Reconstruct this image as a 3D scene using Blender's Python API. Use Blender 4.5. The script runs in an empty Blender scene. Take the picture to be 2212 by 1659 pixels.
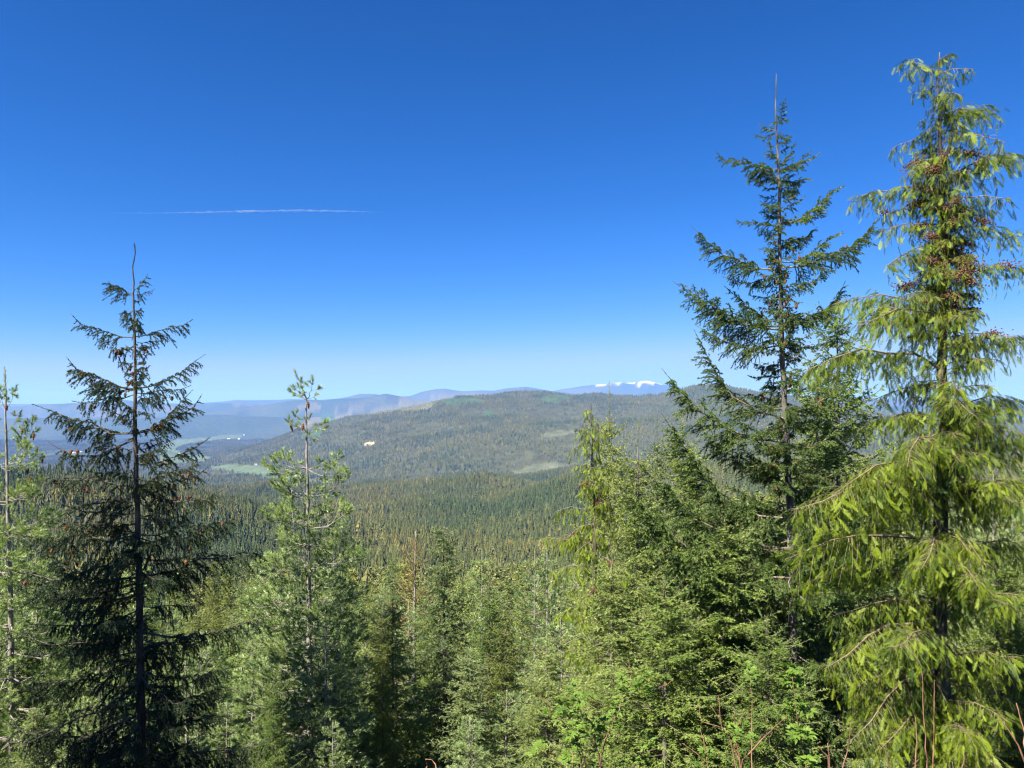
import bpy, math
import numpy as np
from mathutils import Vector

# ---------------------------------------------------------------- camera, sky, sun, exposure
scene = bpy.context.scene
COL = scene.collection
F = 1597.0            # focal length in picture units (picture 2212 x 1659)
CX, HY = 1106.0, 884.0  # eye-level line
CZ = 1.6
cam_data = bpy.data.cameras.new('camera')
cam = bpy.data.objects.new('camera', cam_data)
COL.objects.link(cam)
cam.location = (0, 0, CZ)
cam.rotation_euler = (math.radians(90), 0, 0)
cam_data.sensor_width = 36.0
cam_data.lens = 36.0 * F / 2212.0
cam_data.shift_y = (HY - 829.5) / 2212.0
cam_data.clip_start = 0.1
cam_data.clip_end = 200000
scene.camera = cam

SUN_EL, SUN_AZ = 51.0, -137.0   # azimuth measured clockwise from the view direction (+Y)
world = bpy.data.worlds.new('World')
scene.world = world
world.use_nodes = True
wn = world.node_tree
bg = wn.nodes['Background']
sky = wn.nodes.new('ShaderNodeTexSky')
sky.sky_type = 'NISHITA'
sky.sun_disc = False
sky.sun_elevation = math.radians(SUN_EL)
sky.sun_rotation = math.radians(SUN_AZ)
sky.altitude = 1300
sky.air_density = 1.0
sky.dust_density = 0.3
sky.ozone_density = 3.0
# clear high-altitude air: deepen the sky's own gradient channel by channel
SKY_POW = (2.5, 1.33, 1.3); SKY_MUL = (0.0205, 0.128, 0.235); SKY_TOP = (1.0, 1.62, 2.6)
sep = wn.nodes.new('ShaderNodeSeparateColor'); comb = wn.nodes.new('ShaderNodeCombineColor')
wn.links.new(sky.outputs[0], sep.inputs[0])
for _i in range(3):
    _p = wn.nodes.new('ShaderNodeMath'); _p.operation = 'POWER'; _p.inputs[1].default_value = SKY_POW[_i]
    _m = wn.nodes.new('ShaderNodeMath'); _m.operation = 'MULTIPLY'; _m.inputs[1].default_value = SKY_MUL[_i]
    wn.links.new(sep.outputs[_i], _p.inputs[0]); wn.links.new(_p.outputs[0], _m.inputs[0]); _c = wn.nodes.new('ShaderNodeMath'); _c.operation = 'SMOOTH_MIN'
    _c.inputs[1].default_value = SKY_TOP[_i]; _c.inputs[2].default_value = 0.35 * SKY_TOP[_i]
    wn.links.new(_m.outputs[0], _c.inputs[0]); wn.links.new(_c.outputs[0], comb.inputs[_i])
wn.links.new(comb.outputs[0], bg.inputs['Color'])
bg.inputs['Strength'].default_value = 0.13

sun_data = bpy.data.lights.new('sun', 'SUN')
sun_data.energy = 5.0
sun_data.angle = math.radians(0.5)
sun_data.color = (1.0, 0.93, 0.82)
sun = bpy.data.objects.new('sun', sun_data)
COL.objects.link(sun)
sd = Vector((math.sin(math.radians(SUN_AZ)) * math.cos(math.radians(SUN_EL)),
             math.cos(math.radians(SUN_AZ)) * math.cos(math.radians(SUN_EL)),
             math.sin(math.radians(SUN_EL))))
sun.rotation_euler = sd.to_track_quat('Z', 'Y').to_euler()
sun.location = (-20, -20, 60)

scene.view_settings.view_transform = 'Standard'
scene.view_settings.look = 'None'
scene.view_settings.gamma = 1.0
scene.view_settings.exposure = 1.7
scene.view_settings.use_curve_mapping = False
scene.render.engine = 'CYCLES'
scene.cycles.max_bounces = 5
scene.cycles.diffuse_bounces = 3
scene.cycles.glossy_bounces = 1
scene.cycles.transmission_bounces = 2
scene.cycles.volume_bounces = 0
scene.cycles.transparent_max_bounces = 8
scene.cycles.use_denoising = True
scene.cycles.denoising_prefilter = 'ACCURATE'
scene.cycles.use_adaptive_sampling = False
scene.cycles.filter_width = 1.2

HAZE_DENSITY = 4.9e-5

# ---------------------------------------------------------------- helpers
def tag(o, label=None, category=None, group=None, kind=None):
    if label: o['label'] = label
    if category: o['category'] = category
    if group: o['group'] = group
    if kind: o['kind'] = kind
    return o

def link(name, mesh, parent=None, mats=()):
    o = bpy.data.objects.new(name, mesh)
    COL.objects.link(o)
    if parent is not None:
        o.parent = parent
    return o

def empty(name, loc=(0, 0, 0), rz=0.0):
    o = bpy.data.objects.new(name, None)
    COL.objects.link(o)
    o.location = loc
    o.rotation_euler = (0, 0, rz)
    o.empty_display_size = 0.3
    return o

def new_mesh(name, V, faces, mats, tint=None, color=None, smooth=False, matidx=None):
    """faces: list of int arrays (n,k)"""
    me = bpy.data.meshes.new(name)
    V = np.asarray(V, dtype=np.float32)
    faces = [np.asarray(f, dtype=np.int32) for f in faces if len(f)]
    loops = np.concatenate([f.ravel() for f in faces]) if faces else np.zeros(0, np.int32)
    tot = np.concatenate([np.full(len(f), f.shape[1], np.int32) for f in faces]) if faces else np.zeros(0, np.int32)
    start = np.concatenate([[0], np.cumsum(tot)[:-1]]).astype(np.int32) if len(tot) else tot
    me.vertices.add(len(V)); me.vertices.foreach_set('co', V.ravel())
    me.loops.add(len(loops)); me.loops.foreach_set('vertex_index', loops)
    me.polygons.add(len(tot)); me.polygons.foreach_set('loop_start', start)
    me.polygons.foreach_set('loop_total', tot)
    if matidx is not None:
        me.polygons.foreach_set('material_index', np.asarray(matidx, np.int32))
    me.polygons.foreach_set('use_smooth', np.full(len(tot), bool(smooth)))
    for m in mats: me.materials.append(m)
    if tint is not None:
        a = me.attributes.new('tint', 'FLOAT', 'POINT')
        a.data.foreach_set('value', np.asarray(tint, np.float32))
    if color is not None:
        a = me.attributes.new('cover', 'FLOAT_COLOR', 'POINT')
        c = np.ones((len(V), 4), np.float32); c[:, :3] = color
        a.data.foreach_set('color', c.ravel())
    me.update(calc_edges=True)
    return me

class Geo:
    def __init__(s): s.V = []; s.Fs = []; s.T = []; s.n = 0
    def add(s, V, F_, t=0.5):
        V = np.asarray(V, float).reshape(-1, 3)
        F_ = np.asarray(F_, np.int64)
        if len(V) == 0 or len(F_) == 0: return
        s.V.append(V); s.Fs.append(F_ + s.n)
        s.T.append(np.broadcast_to(np.asarray(t, float), (len(V),)).copy())
        s.n += len(V)
    def mesh(s, name, mats, smooth=False):
        V = np.concatenate(s.V); T = np.concatenate(s.T)
        by = {}
        for f in s.Fs: by.setdefault(f.shape[1], []).append(f)
        return new_mesh(name, V, [np.concatenate(x) for x in by.values()], mats, tint=T, smooth=smooth)
    def tris(s): return sum(len(f) * (f.shape[1] - 2) for f in s.Fs)

def norm(v):
    return v / np.maximum(np.linalg.norm(v, axis=-1, keepdims=True), 1e-9)

def lerp_tab(x, xs, ys): return np.interp(x, xs, ys)

def smooth01(t):
    t = np.clip(t, 0, 1); return t * t * (3 - 2 * t)

# value noise
_perm = np.random.RandomState(7).rand(256, 256)
def vnoise(x, y):
    xi = np.floor(x).astype(int); yi = np.floor(y).astype(int)
    fx = x - xi; fy = y - yi
    fx = fx * fx * (3 - 2 * fx); fy = fy * fy * (3 - 2 * fy)
    a = _perm[xi & 255, yi & 255]; b = _perm[(xi + 1) & 255, yi & 255]
    c = _perm[xi & 255, (yi + 1) & 255]; d = _perm[(xi + 1) & 255, (yi + 1) & 255]
    return (a * (1 - fx) + b * fx) * (1 - fy) + (c * (1 - fx) + d * fx) * fy
def fbm(x, y, oct=4, ridged=False):
    s = np.zeros_like(x, dtype=float); a = 1.0; tot = 0
    for i in range(oct):
        n = vnoise(x * 2 ** i + 17.3 * i, y * 2 ** i + 5.1 * i)
        if ridged: n = 1 - np.abs(2 * n - 1)
        s += a * n; tot += a; a *= 0.5
    return s / tot

def N(nt, t, **kw):
    n = nt.nodes.new(t)
    for k, v in kw.items():
        if k.startswith('i_'):
            n.inputs[k[2:]].default_value = v
        else: setattr(n, k, v)
    return n

def mat_new(name):
    m = bpy.data.materials.new(name); m.use_nodes = True
    nt = m.node_tree; nt.nodes.clear()
    out = nt.nodes.new('ShaderNodeOutputMaterial')
    return m, nt, out

def foliage(name, dark, light, transl=0.3, rough=0.55, spec=0.35, bright=None):
    """needles and leaves: colour varies from plant to plant and twig to twig"""
    m, nt, out = mat_new(name)
    L = nt.links.new
    at = N(nt, 'ShaderNodeAttribute', attribute_name='tint')
    oi = N(nt, 'ShaderNodeObjectInfo')
    mix = N(nt, 'ShaderNodeMix', data_type='RGBA')
    mix.inputs['A'].default_value = (*dark, 1); mix.inputs['B'].default_value = (*light, 1)
    ad = N(nt, 'ShaderNodeMath', operation='MULTIPLY_ADD')
    L(oi.outputs['Random'], ad.inputs[0]); ad.inputs[1].default_value = 0.45
    sb = N(nt, 'ShaderNodeMath', operation='SUBTRACT'); L(at.outputs['Fac'], sb.inputs[0]); sb.inputs[1].default_value = 0.2
    L(sb.outputs[0], ad.inputs[2])
    ad.use_clamp = True
    L(ad.outputs[0], mix.inputs['Factor'])
    b = N(nt, 'ShaderNodeBsdfPrincipled')
    b.inputs['Roughness'].default_value = rough
    b.inputs['Specular IOR Level'].default_value = spec
    L(mix.outputs['Result'], b.inputs['Base Color'])
    tr = N(nt, 'ShaderNodeBsdfTranslucent')
    tc = N(nt, 'ShaderNodeMix', data_type='RGBA', blend_type='MULTIPLY')
    tc.inputs['Factor'].default_value = 1.0
    L(mix.outputs['Result'], tc.inputs['A']); tc.inputs['B'].default_value = (1.3, 1.35, 0.5, 1)
    L(tc.outputs['Result'], tr.inputs['Color'])
    ms = N(nt, 'ShaderNodeMixShader'); ms.inputs[0].default_value = transl
    L(b.outputs[0], ms.inputs[1]); L(tr.outputs[0], ms.inputs[2])
    L(ms.outputs[0], out.inputs['Surface'])
    return m

def bark(name, c1, c2, scale=12.0, stretch=0.25, bump=0.4, rough=0.85):
    m, nt, out = mat_new(name)
    L = nt.links.new
    tc = N(nt, 'ShaderNodeTexCoord')
    mp = N(nt, 'ShaderNodeMapping'); mp.inputs['Scale'].default_value = (1, 1, stretch)
    L(tc.outputs['Object'], mp.inputs['Vector'])
    nz = N(nt, 'ShaderNodeTexNoise'); nz.inputs['Scale'].default_value = scale; nz.inputs['Detail'].default_value = 6
    nz.inputs['Roughness'].default_value = 0.65
    L(mp.outputs[0], nz.inputs['Vector'])
    cr = N(nt, 'ShaderNodeValToRGB')
    cr.color_ramp.elements[0].position = 0.36; cr.color_ramp.elements[0].color = (*c1, 1)
    cr.color_ramp.elements[1].position = 0.64; cr.color_ramp.elements[1].color = (*c2, 1)
    L(nz.outputs['Fac'], cr.inputs[0])
    b = N(nt, 'ShaderNodeBsdfPrincipled'); b.inputs['Roughness'].default_value = rough
    b.inputs['Specular IOR Level'].default_value = 0.2
    L(cr.outputs[0], b.inputs['Base Color'])
    bp = N(nt, 'ShaderNodeBump'); bp.inputs['Strength'].default_value = bump; bp.inputs['Distance'].default_value = 0.01
    L(nz.outputs['Fac'], bp.inputs['Height']); L(bp.outputs[0], b.inputs['Normal'])
    L(b.outputs[0], out.inputs['Surface'])
    return m

M = {}
M['fir'] = foliage('fir_needles', (0.038, 0.078, 0.020), (0.12, 0.18, 0.042), 0.25)
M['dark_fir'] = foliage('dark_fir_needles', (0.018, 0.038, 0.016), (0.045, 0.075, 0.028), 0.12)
M['thicket'] = foliage('thicket_needles', (0.090, 0.145, 0.036), (0.31, 0.36, 0.11), 0.28)
M['pine'] = foliage('pine_needles', (0.11, 0.18, 0.065), (0.33, 0.42, 0.17), 0.28, 0.4, 0.5)
M['cedar'] = foliage('cedar_sprays', (0.026, 0.066, 0.006), (0.215, 0.29, 0.014), 0.30)
M['larch'] = foliage('larch_buds', (0.17, 0.13, 0.05), (0.27, 0.21, 0.08), 0.2)
M['leaf'] = foliage('shrub_leaves', (0.075, 0.14, 0.02), (0.15, 0.24, 0.035), 0.36)
M['woods'] = foliage('woods_needles', (0.08, 0.115, 0.038), (0.21, 0.21, 0.07), 0.2)
M['bark'] = bark('grey_bark', (0.05, 0.043, 0.037), (0.20, 0.185, 0.165))
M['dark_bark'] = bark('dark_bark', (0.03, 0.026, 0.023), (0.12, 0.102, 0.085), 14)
M['pale_bark'] = bark('pale_bark', (0.11, 0.10, 0.085), (0.30, 0.28, 0.25), 14, 0.5, 0.3)
M['twig'] = bark('twig_bark', (0.11, 0.085, 0.065), (0.27, 0.23, 0.19), 30)
M['stem'] = bark('red_stem_bark', (0.13, 0.055, 0.035), (0.28, 0.16, 0.11), 20, 0.5, 0.2)
M['cone'] = bark('cone_scales', (0.07, 0.03, 0.016), (0.24, 0.10, 0.045), 60, 1.0, 0.2)
M['cedarcone'] = bark('cedar_cone_scales', (0.07, 0.032, 0.02), (0.19, 0.09, 0.055), 60, 1.0, 0.2)

# ---------------------------------------------------------------- the land
YT = np.array([0.5, 2.5, 6, 12, 25, 50, 100, 200, 400, 700, 1000, 1500, 2000, 2600, 3500, 4400, 9000, 60000.])
ZT = np.array([0.0, 0.0, -2.3, -6.6, -13.5, -22, -38, -64, -108, -150, -168, -205, -240, -300, -360, -398, -405, -405.])

def silh(px, pts, fade=25.0):
    xs = [p[0] for p in pts]; ys = [p[1] for p in pts]
    return np.interp(px, xs, ys)

# each ridge: distance, near width, far width, silhouette (picture x, y), tree height on it, gully size
RIDGES = [
    ('left_knoll', 950, 520, 260, [(-900, 975), (-300, 985), (0, 1003), (83, 998), (150, 993), (207, 998), (267, 1013), (333, 1024), (420, 1040), (520, 1062), (640, 1110), (760, 1200), (900, 1500)], 19, 0.10),
    ('mid_rise', 2050, 700, 420, [(-900, 1090), (300, 1062), (420, 1047), (494, 1045), (577, 1039), (727, 1044), (844, 1039), (927, 1033), (994, 1020), (1044, 1013), (1094, 1021), (1150, 1037), (1250, 1065), (1500, 1090), (3200, 1090)], 19, 0.12),
    ('right_slope', 1400, 520, 400, [(600, 1400), (900, 1180), (1000, 1115), (1104, 1061), (1170, 1036), (1231, 1018), (1400, 994), (1700, 990), (2212, 985), (3200, 985)], 17, 0.10),
    ('right_bench', 2900, 600, 500, [(700, 1150), (900, 1075), (1044, 1040), (1094, 1026), (1231, 1006), (1400, 990), (1700, 985), (2212, 975), (3200, 970)], 10, 0.12),
    ('near_spur', 4100, 1000, 900, [(560, 1130), (700, 1040), (830, 1010), (980, 978), (1130, 955), (1290, 935), (1420, 925), (1600, 930), (1900, 945), (2300, 950), (3200, 960)], 18, 0.16),
    ('main_ridge', 5900, 2500, 1300, [(250, 1040), (380, 1010), (450, 985), (560, 955), (640, 925), (700, 906), (757, 895), (784, 890), (810, 886), (894, 871), (937, 861), (960, 855), (1014, 850), (1060, 848), (1110, 841), (1160, 840), (1227, 847), (1240, 848), (1284, 843), (1330, 849), (1380, 850), (1447, 845), (1474, 835), (1497, 827), (1530, 824.5), (1570, 827), (1590, 834), (1640, 842), (1700, 848), (1800, 866), (1900, 888), (2050, 897), (2212, 904), (2600, 900), (3300, 890)], 20, 0.20),
    ('valley_hills', 12500, 1700, 1100, [(-900, 905), (-200, 905), (60, 901), (200, 903), (330, 901), (407, 896), (457, 893), (520, 896), (567, 898), (640, 900), (720, 898), (800, 890), (900, 880), (1200, 878), (3200, 880)], 14, 0.22),
    ('blue_hills', 15500, 1900, 1600, [(-900, 915), (-100, 905), (200, 900), (400, 896), (494, 884), (544, 878), (600, 868), (634, 863), (694, 863), (727, 860.5), (777, 858), (834, 849), (870, 856), (900, 863), (1000, 872), (3200, 880)], 12, 0.20),
    ('left_range', 19000, 2600, 1800, [(-900, 872), (-300, 876), (0, 879.6), (67, 876), (133, 870.6), (213, 869), (240, 864.6), (263, 861), (293, 865.6), (333, 871), (387, 870.6), (440, 872), (473, 870), (520, 869), (563, 875), (640, 880), (800, 884), (3200, 890)], 10, 0.20),
    ('far_peaks', 21500, 2500, 2200, [(-900, 880), (440, 878), (640, 868), (734, 860), (777, 850.6), (807, 851), (850, 857), (885, 855), (910, 846), (937, 841), (960, 839), (984, 843), (1000, 845), (1040, 843), (1067, 844), (1094, 838.6), (1137, 835), (1160, 839), (1200, 846), (1300, 856), (1500, 862), (1640, 858), (1800, 862), (2212, 868), (3200, 868)], 0, 0.15),
    ('snow_range', 26000, 3800, 3000, [(-900, 872), (380, 873), (473, 868), (510, 863.6), (533, 864.6), (580, 864), (633, 862), (760, 866), (1100, 862), (1150, 852), (1190, 845), (1214, 840), (1240, 836.5), (1277, 831), (1310, 829.5), (1340, 826), (1365, 827), (1382, 823.5), (1396, 821.5), (1412, 825), (1430, 830), (1460, 834), (1478, 839), (1520, 844), (1600, 850), (1700, 858), (2212, 864), (3200, 868)], 0, 0.12),
]

def land(X, Y_):
    """ground height at world X, Y (arrays)"""
    X = np.asarray(X, float); Y_ = np.asarray(Y_, float)
    r = np.hypot(X, Y_)
    az = np.degrees(np.arctan2(X, Y_))
    azc = np.clip(az, -46, 46)
    Yd = np.where(np.abs(az) <= 46, Y_, r * math.cos(math.radians(46)))
    px = CX + F * np.tan(np.radians(azc))
    z = np.interp(Yd, YT, ZT)
    # rolling ground
    amp = np.clip((Yd - 150) / 1500, 0, 1) * 22
    z = z + (fbm(X / 420 + 3, Yd / 420 + 9, 4) - 0.5) * 2 * amp
    z = z + (fbm((X * 0.75 + Yd * 0.66) / 330 + 2, (Yd * 0.75 - X * 0.66) / 900 + 5, 3, True) - 0.6) * amp * 2.6
    z = z + (fbm(X / 9 + 3, Yd / 9 + 9, 3) - 0.5) * np.clip((Yd - 4) / 10, 0, 1) * 1.0
    for name, Yc, wn_, wf, pts, th, gul in RIDGES:
        py = silh(px, pts)
        zc = CZ + (HY - py) / F * Yc - th
        # crest line wanders in depth so spurs do not run parallel
        Yo = Yc * (1 + 0.03 * (fbm(px / 160 + Yc, px * 0 + 1.7, 3) - 0.5))
        t = (Yd - Yo)
        w = np.where(t < 0, wn_, wf)
        s = np.clip(1 - np.abs(t) / w, 0, 1)
        if name in ('main_ridge', 'near_spur'):
            s = s ** 0.85
            s = s * s * (3 - 2 * s) * 0.6 + s * 0.4
        else:
            s = smooth01(s)
        base = z
        zl = base + (zc - base) * s
        ang = 0.65 if name in ('main_ridge', 'near_spur') else 0.0
        u = X * math.cos(ang) + Yd * math.sin(ang); v = -X * math.sin(ang) + Yd * math.cos(ang)
        sc = wn_ * 0.42
        g = fbm(u / sc / 0.8 + Yc, v / sc / 2.2, 5, True) - 0.72
        zl = zl + g * np.clip(zc - base, 0, None) * gul * 4 * s * (1 - s) * 2.2 * (t < 0)
        z = np.where(zc > base, np.maximum(base, zl), z)
    back = 0.12 * np.minimum(r, 2500) + (fbm(X / 60, Y_ / 60 + 40, 4) - 0.5) * np.clip(r / 30, 0, 4)
    sb = smooth01((np.abs(az) - 62) / 50)
    return z * (1 - sb) + back * sb

def proj(X, Y_, Z):
    return CX + F * X / Y_, HY - F * (Z - CZ) / Y_

_mY = np.exp(np.linspace(math.log(60), math.log(45000), 2600))
def hit(px, py, ymin=60):
    """first ground point seen at picture position px, py"""
    Y_ = _mY[_mY > ymin]
    X = (px - CX) / F * Y_
    Z = land(X, Y_)
    p = HY - F * (Z - CZ) / Y_
    k = np.nonzero(p <= py)[0]
    k = k[0] if len(k) else len(Y_) - 1
    return Y_[k]

# open ground, each patch an ellipse or polygon on the land: (kind, picture points, ymin)
PATCH = [
    ('field', [(345, 962), (378, 950), (430, 946), (470, 941), (522, 940), (530, 946), (470, 950), (430, 956), (395, 962), (380, 972), (350, 975)], 3000),
    ('field', [(345, 975), (385, 972), (400, 984), (430, 982), (462, 988), (440, 998), (400, 1002), (345, 1003)], 3000),
    ('field', [(446, 1006), (500, 1004), (560, 1007), (596, 1014), (590, 1028), (540, 1027), (500, 1018), (460, 1016)], 3000),
    ('field', [(560, 1031), (640, 1030), (735, 1033), (735, 1038), (640, 1038), (560, 1037)], 3000),
    ('field', [(100, 980), (180, 978), (180, 981), (100, 983)], 3000),
    ('bare', [(640, 925), (665, 905), (700, 895), (760, 893), (745, 903), (700, 912), (660, 930)], 4000),
    ('brown', [(722, 884), (745, 878), (780, 879), (800, 887), (760, 889)], 4000),
    ('brown', [(640, 884), (645, 873), (672, 872), (700, 880), (690, 886), (660, 888)], 9000),
    ('brown', [(855, 863), (868, 857), (890, 858), (905, 866), (880, 868)], 9000),
    ('brown', [(190, 890), (270, 885), (270, 900), (200, 903)], 9000),
    ('brown', [(330, 880), (400, 878), (420, 888), (340, 890)], 9000),
    ('brown', [(500, 873), (540, 871), (556, 877), (510, 879)], 9000),
    ('dry', [(775, 898), (800, 890), (860, 878), (930, 862), (960, 856), (1040, 850), (1060, 852), (980, 862), (938, 874), (930, 882), (860, 890), (800, 897)], 4500),
    ('quarry', [(784, 962), (791, 958), (803, 957), (809, 954.5), (810, 958), (805, 961), (795, 963)], 3000),
    ('scrub', [(1172, 942), (1185, 934), (1210, 929), (1240, 930), (1252, 936), (1215, 941), (1190, 945), (1176, 946)], 3000),
    ('scrub', [(1094, 1021), (1140, 1010), (1231, 1000), (1420, 990), (1420, 996), (1231, 1011), (1150, 1027), (1110, 1030)], 2000),
    ('young', [(690, 900), (720, 898), (735, 908), (705, 915)], 3500),
    ('young', [(1040, 890), (1060, 885), (1070, 895), (1055, 900)], 3500),
    ('young', [(1160, 865), (1210, 852), (1240, 860), (1200, 872)], 3500),
    ('young', [(930, 870), (1010, 858), (1050, 866), (980, 880)], 3500),
    ('young', [(660, 930), (700, 925), (690, 945), (650, 948)], 3500),
    ('brown', [(170, 1112), (205, 1112), (250, 1125), (290, 1137), (285, 1150), (235, 1150), (195, 1140)], 300),
]
COVER = {'field': (0.078, 0.110, 0.058), 'bare': (0.105, 0.105, 0.065), 'brown': (0.085, 0.088, 0.052), 'dry': (0.10, 0.105, 0.055),
         'quarry': (0.36, 0.29, 0.19), 'scrub': (0.085, 0.095, 0.055), 'young': (0.05, 0.085, 0.035)}
OPEN = ('field', 'bare', 'brown', 'dry', 'quarry', 'scrub', 'young')
POLY = []
for kind, pts, ym in PATCH:
    # patches are kept as outlines on the ground (x over y, distance)
    POLY.append((kind, [((x), hit(x, y, ym)) for x, y in pts]))

def inside(px, Y_, poly):
    c = np.zeros(px.shape, bool)
    ly = np.log(Y_)
    n = len(poly)
    for i in range(n):
        x1, y1 = poly[i]; x2, y2 = poly[(i + 1) % n]
        y1 = math.log(y1); y2 = math.log(y2)
        if y1 == y2: continue
        cond = ((y1 > ly) != (y2 > ly)) & (px < (x2 - x1) * (ly - y1) / (y2 - y1) + x1)
        c ^= cond
    return c

def cover_kind(X, Y_):
    Yp = np.maximum(Y_, 1.0)
    px = CX + F * X / Yp
    k = np.full(px.shape, -1)
    wob = 5 * (fbm(X / 90, Y_ / 90, 3) - 0.5)
    for i, (kind, poly) in enumerate(POLY):
        k[inside(px + wob, Yp * (1 + 0.004 * wob), poly)] = i
    k[Y_ < 50] = -1
    return k

def cover_color(X, Y_, Z):
    base = np.empty(X.shape + (3,))
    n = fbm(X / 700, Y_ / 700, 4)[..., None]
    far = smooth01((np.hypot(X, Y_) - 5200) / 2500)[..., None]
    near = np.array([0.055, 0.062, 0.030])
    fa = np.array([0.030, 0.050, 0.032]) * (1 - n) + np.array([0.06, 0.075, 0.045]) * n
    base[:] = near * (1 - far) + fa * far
    # ranges with cut-over brownish slopes
    m = 0.15 * smooth01((fbm(X / 1300 + 7, Y_ / 1300, 5) - 0.54) / 0.08)[..., None] * smooth01((Y_ - 14000) / 1500)[..., None]
    base = base * (1 - m) + np.array([0.15, 0.125, 0.10]) * m
    k = cover_kind(X, Y_)
    for i, (kind, _) in enumerate(POLY):
        c = np.array(COVER[kind]) * (0.8 + 0.4 * fbm(X / 60, Y_ / 60, 2))[..., None]
        base = np.where((k == i)[..., None], c, base)
    sn = 0.5 * smooth01((Z - 815 - 580 * (fbm(X / 230, Y_ / 480, 4) - 0.40)) / 45)[..., None] * (Y_ > 21500)[..., None]
    base = base * (1 - sn) + np.array([0.85, 0.86, 0.9]) * sn
    return base

def build_land():
    r = np.concatenate([np.exp(np.linspace(math.log(0.4), math.log(60), 50, endpoint=False)),
                        np.exp(np.linspace(math.log(60), math.log(2500), 90, endpoint=False)),
                        np.exp(np.linspace(math.log(2500), math.log(11000), 190, endpoint=False)),
                        np.exp(np.linspace(math.log(11000), math.log(46000), 90))])
    az = np.concatenate([np.linspace(-180, -44, 40, endpoint=False), np.linspace(-44, 44, 440, endpoint=False), np.linspace(44, 180, 40, endpoint=False)])
    R, A = np.meshgrid(r, np.radians(az), indexing='ij')
    X = R * np.sin(A); Y_ = R * np.cos(A)
    # inside the view use planar distance so that ridge crests are sampled evenly
    Z = land(X, Y_)
    C = cover_color(X, Y_, Z)
    nr, na = X.shape
    V = np.stack([X, Y_, Z], -1).reshape(-1, 3)
    idx = np.arange(nr * na).reshape(nr, na)
    a = idx[:-1]; b = idx[1:]
    a2 = np.roll(a, -1, 1); b2 = np.roll(b, -1, 1)
    Fq = np.stack([a, a2, b2, b], -1).reshape(-1, 4)
    V = np.concatenate([V, [[0, 0, 0.0]]]); C = np.concatenate([C.reshape(-1, 3), [C[0, 0]]])
    c0 = len(V) - 1
    Ft = np.stack([idx[0], np.full(na, c0), np.roll(idx[0], -1)], -1)[:, ::-1]
    m, nt, out = mat_new('land_cover')
    L = nt.links.new
    at = N(nt, 'ShaderNodeAttribute', attribute_name='cover')
    geo = N(nt, 'ShaderNodeNewGeometry')
    n1 = N(nt, 'ShaderNodeTexNoise'); n1.inputs['Scale'].default_value = 0.02; n1.inputs['Detail'].default_value = 8; n1.inputs['Roughness'].default_value = 0.7
    L(geo.outputs['Position'], n1.inputs['Vector'])
    mr = N(nt, 'ShaderNodeMapRange'); mr.inputs['From Min'].default_value = 0.3; mr.inputs['From Max'].default_value = 0.7
    mr.inputs['To Min'].default_value = 0.6; mr.inputs['To Max'].default_value = 1.4
    L(n1.outputs['Fac'], mr.inputs['Value'])
    mx = N(nt, 'ShaderNodeMix', data_type='RGBA', blend_type='MULTIPLY'); mx.inputs['Factor'].default_value = 1
    L(at.outputs['Color'], mx.inputs['A']); L(mr.outputs[0], mx.inputs['B'])
    b = N(nt, 'ShaderNodeBsdfPrincipled'); b.inputs['Roughness'].default_value = 0.95; b.inputs['Specular IOR Level'].default_value = 0.05
    L(mx.outputs['Result'], b.inputs['Base Color'])
    bp = N(nt, 'ShaderNodeBump'); bp.inputs['Strength'].default_value = 0.5; bp.inputs['Distance'].default_value = 14
    L(n1.outputs['Fac'], bp.inputs['Height']); L(bp.outputs[0], b.inputs['Normal'])
    L(b.outputs[0], out.inputs['Surface'])
    me = new_mesh('land', V, [Fq, Ft], [m], color=C, smooth=True)
    o = link('terrain', me)
    tag(o, 'forested hills, farmed valley and blue mountain ranges running to the horizon', None, None, 'structure')
    return o
terrain = build_land()
LAND_MIN = -620.0

def ground(x, y):
    return float(land(np.array([x]), np.array([y]))[0])

# haze: pale even air over the whole valley
def build_haze():
    R = 47500.0; z0, z1 = -700.0, 1060.0
    V = [(x, y, z) for z in (z0, z1) for y in (-R, R) for x in (-R, R)]
    Fq = [(0, 2, 3, 1), (4, 5, 7, 6), (0, 1, 5, 4), (2, 6, 7, 3), (0, 4, 6, 2), (1, 3, 7, 5)]
    m, nt, out = mat_new('haze_air')
    v = N(nt, 'ShaderNodeVolumePrincipled')
    v.inputs['Color'].default_value = (0.115, 0.30, 1.0, 1)
    v.inputs['Absorption Color'].default_value = (0.66, 0.66, 0.66, 1)
    v.inputs['Density'].default_value = HAZE_DENSITY
    v.inputs['Anisotropy'].default_value = 0.0
    nt.links.new(v.outputs[0], out.inputs['Volume'])
    o = link('haze', new_mesh('haze', V, [Fq], [m]))
    tag(o, 'pale blue haze over the valley and the far ranges', None, None, 'stuff')
build_haze()

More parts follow.
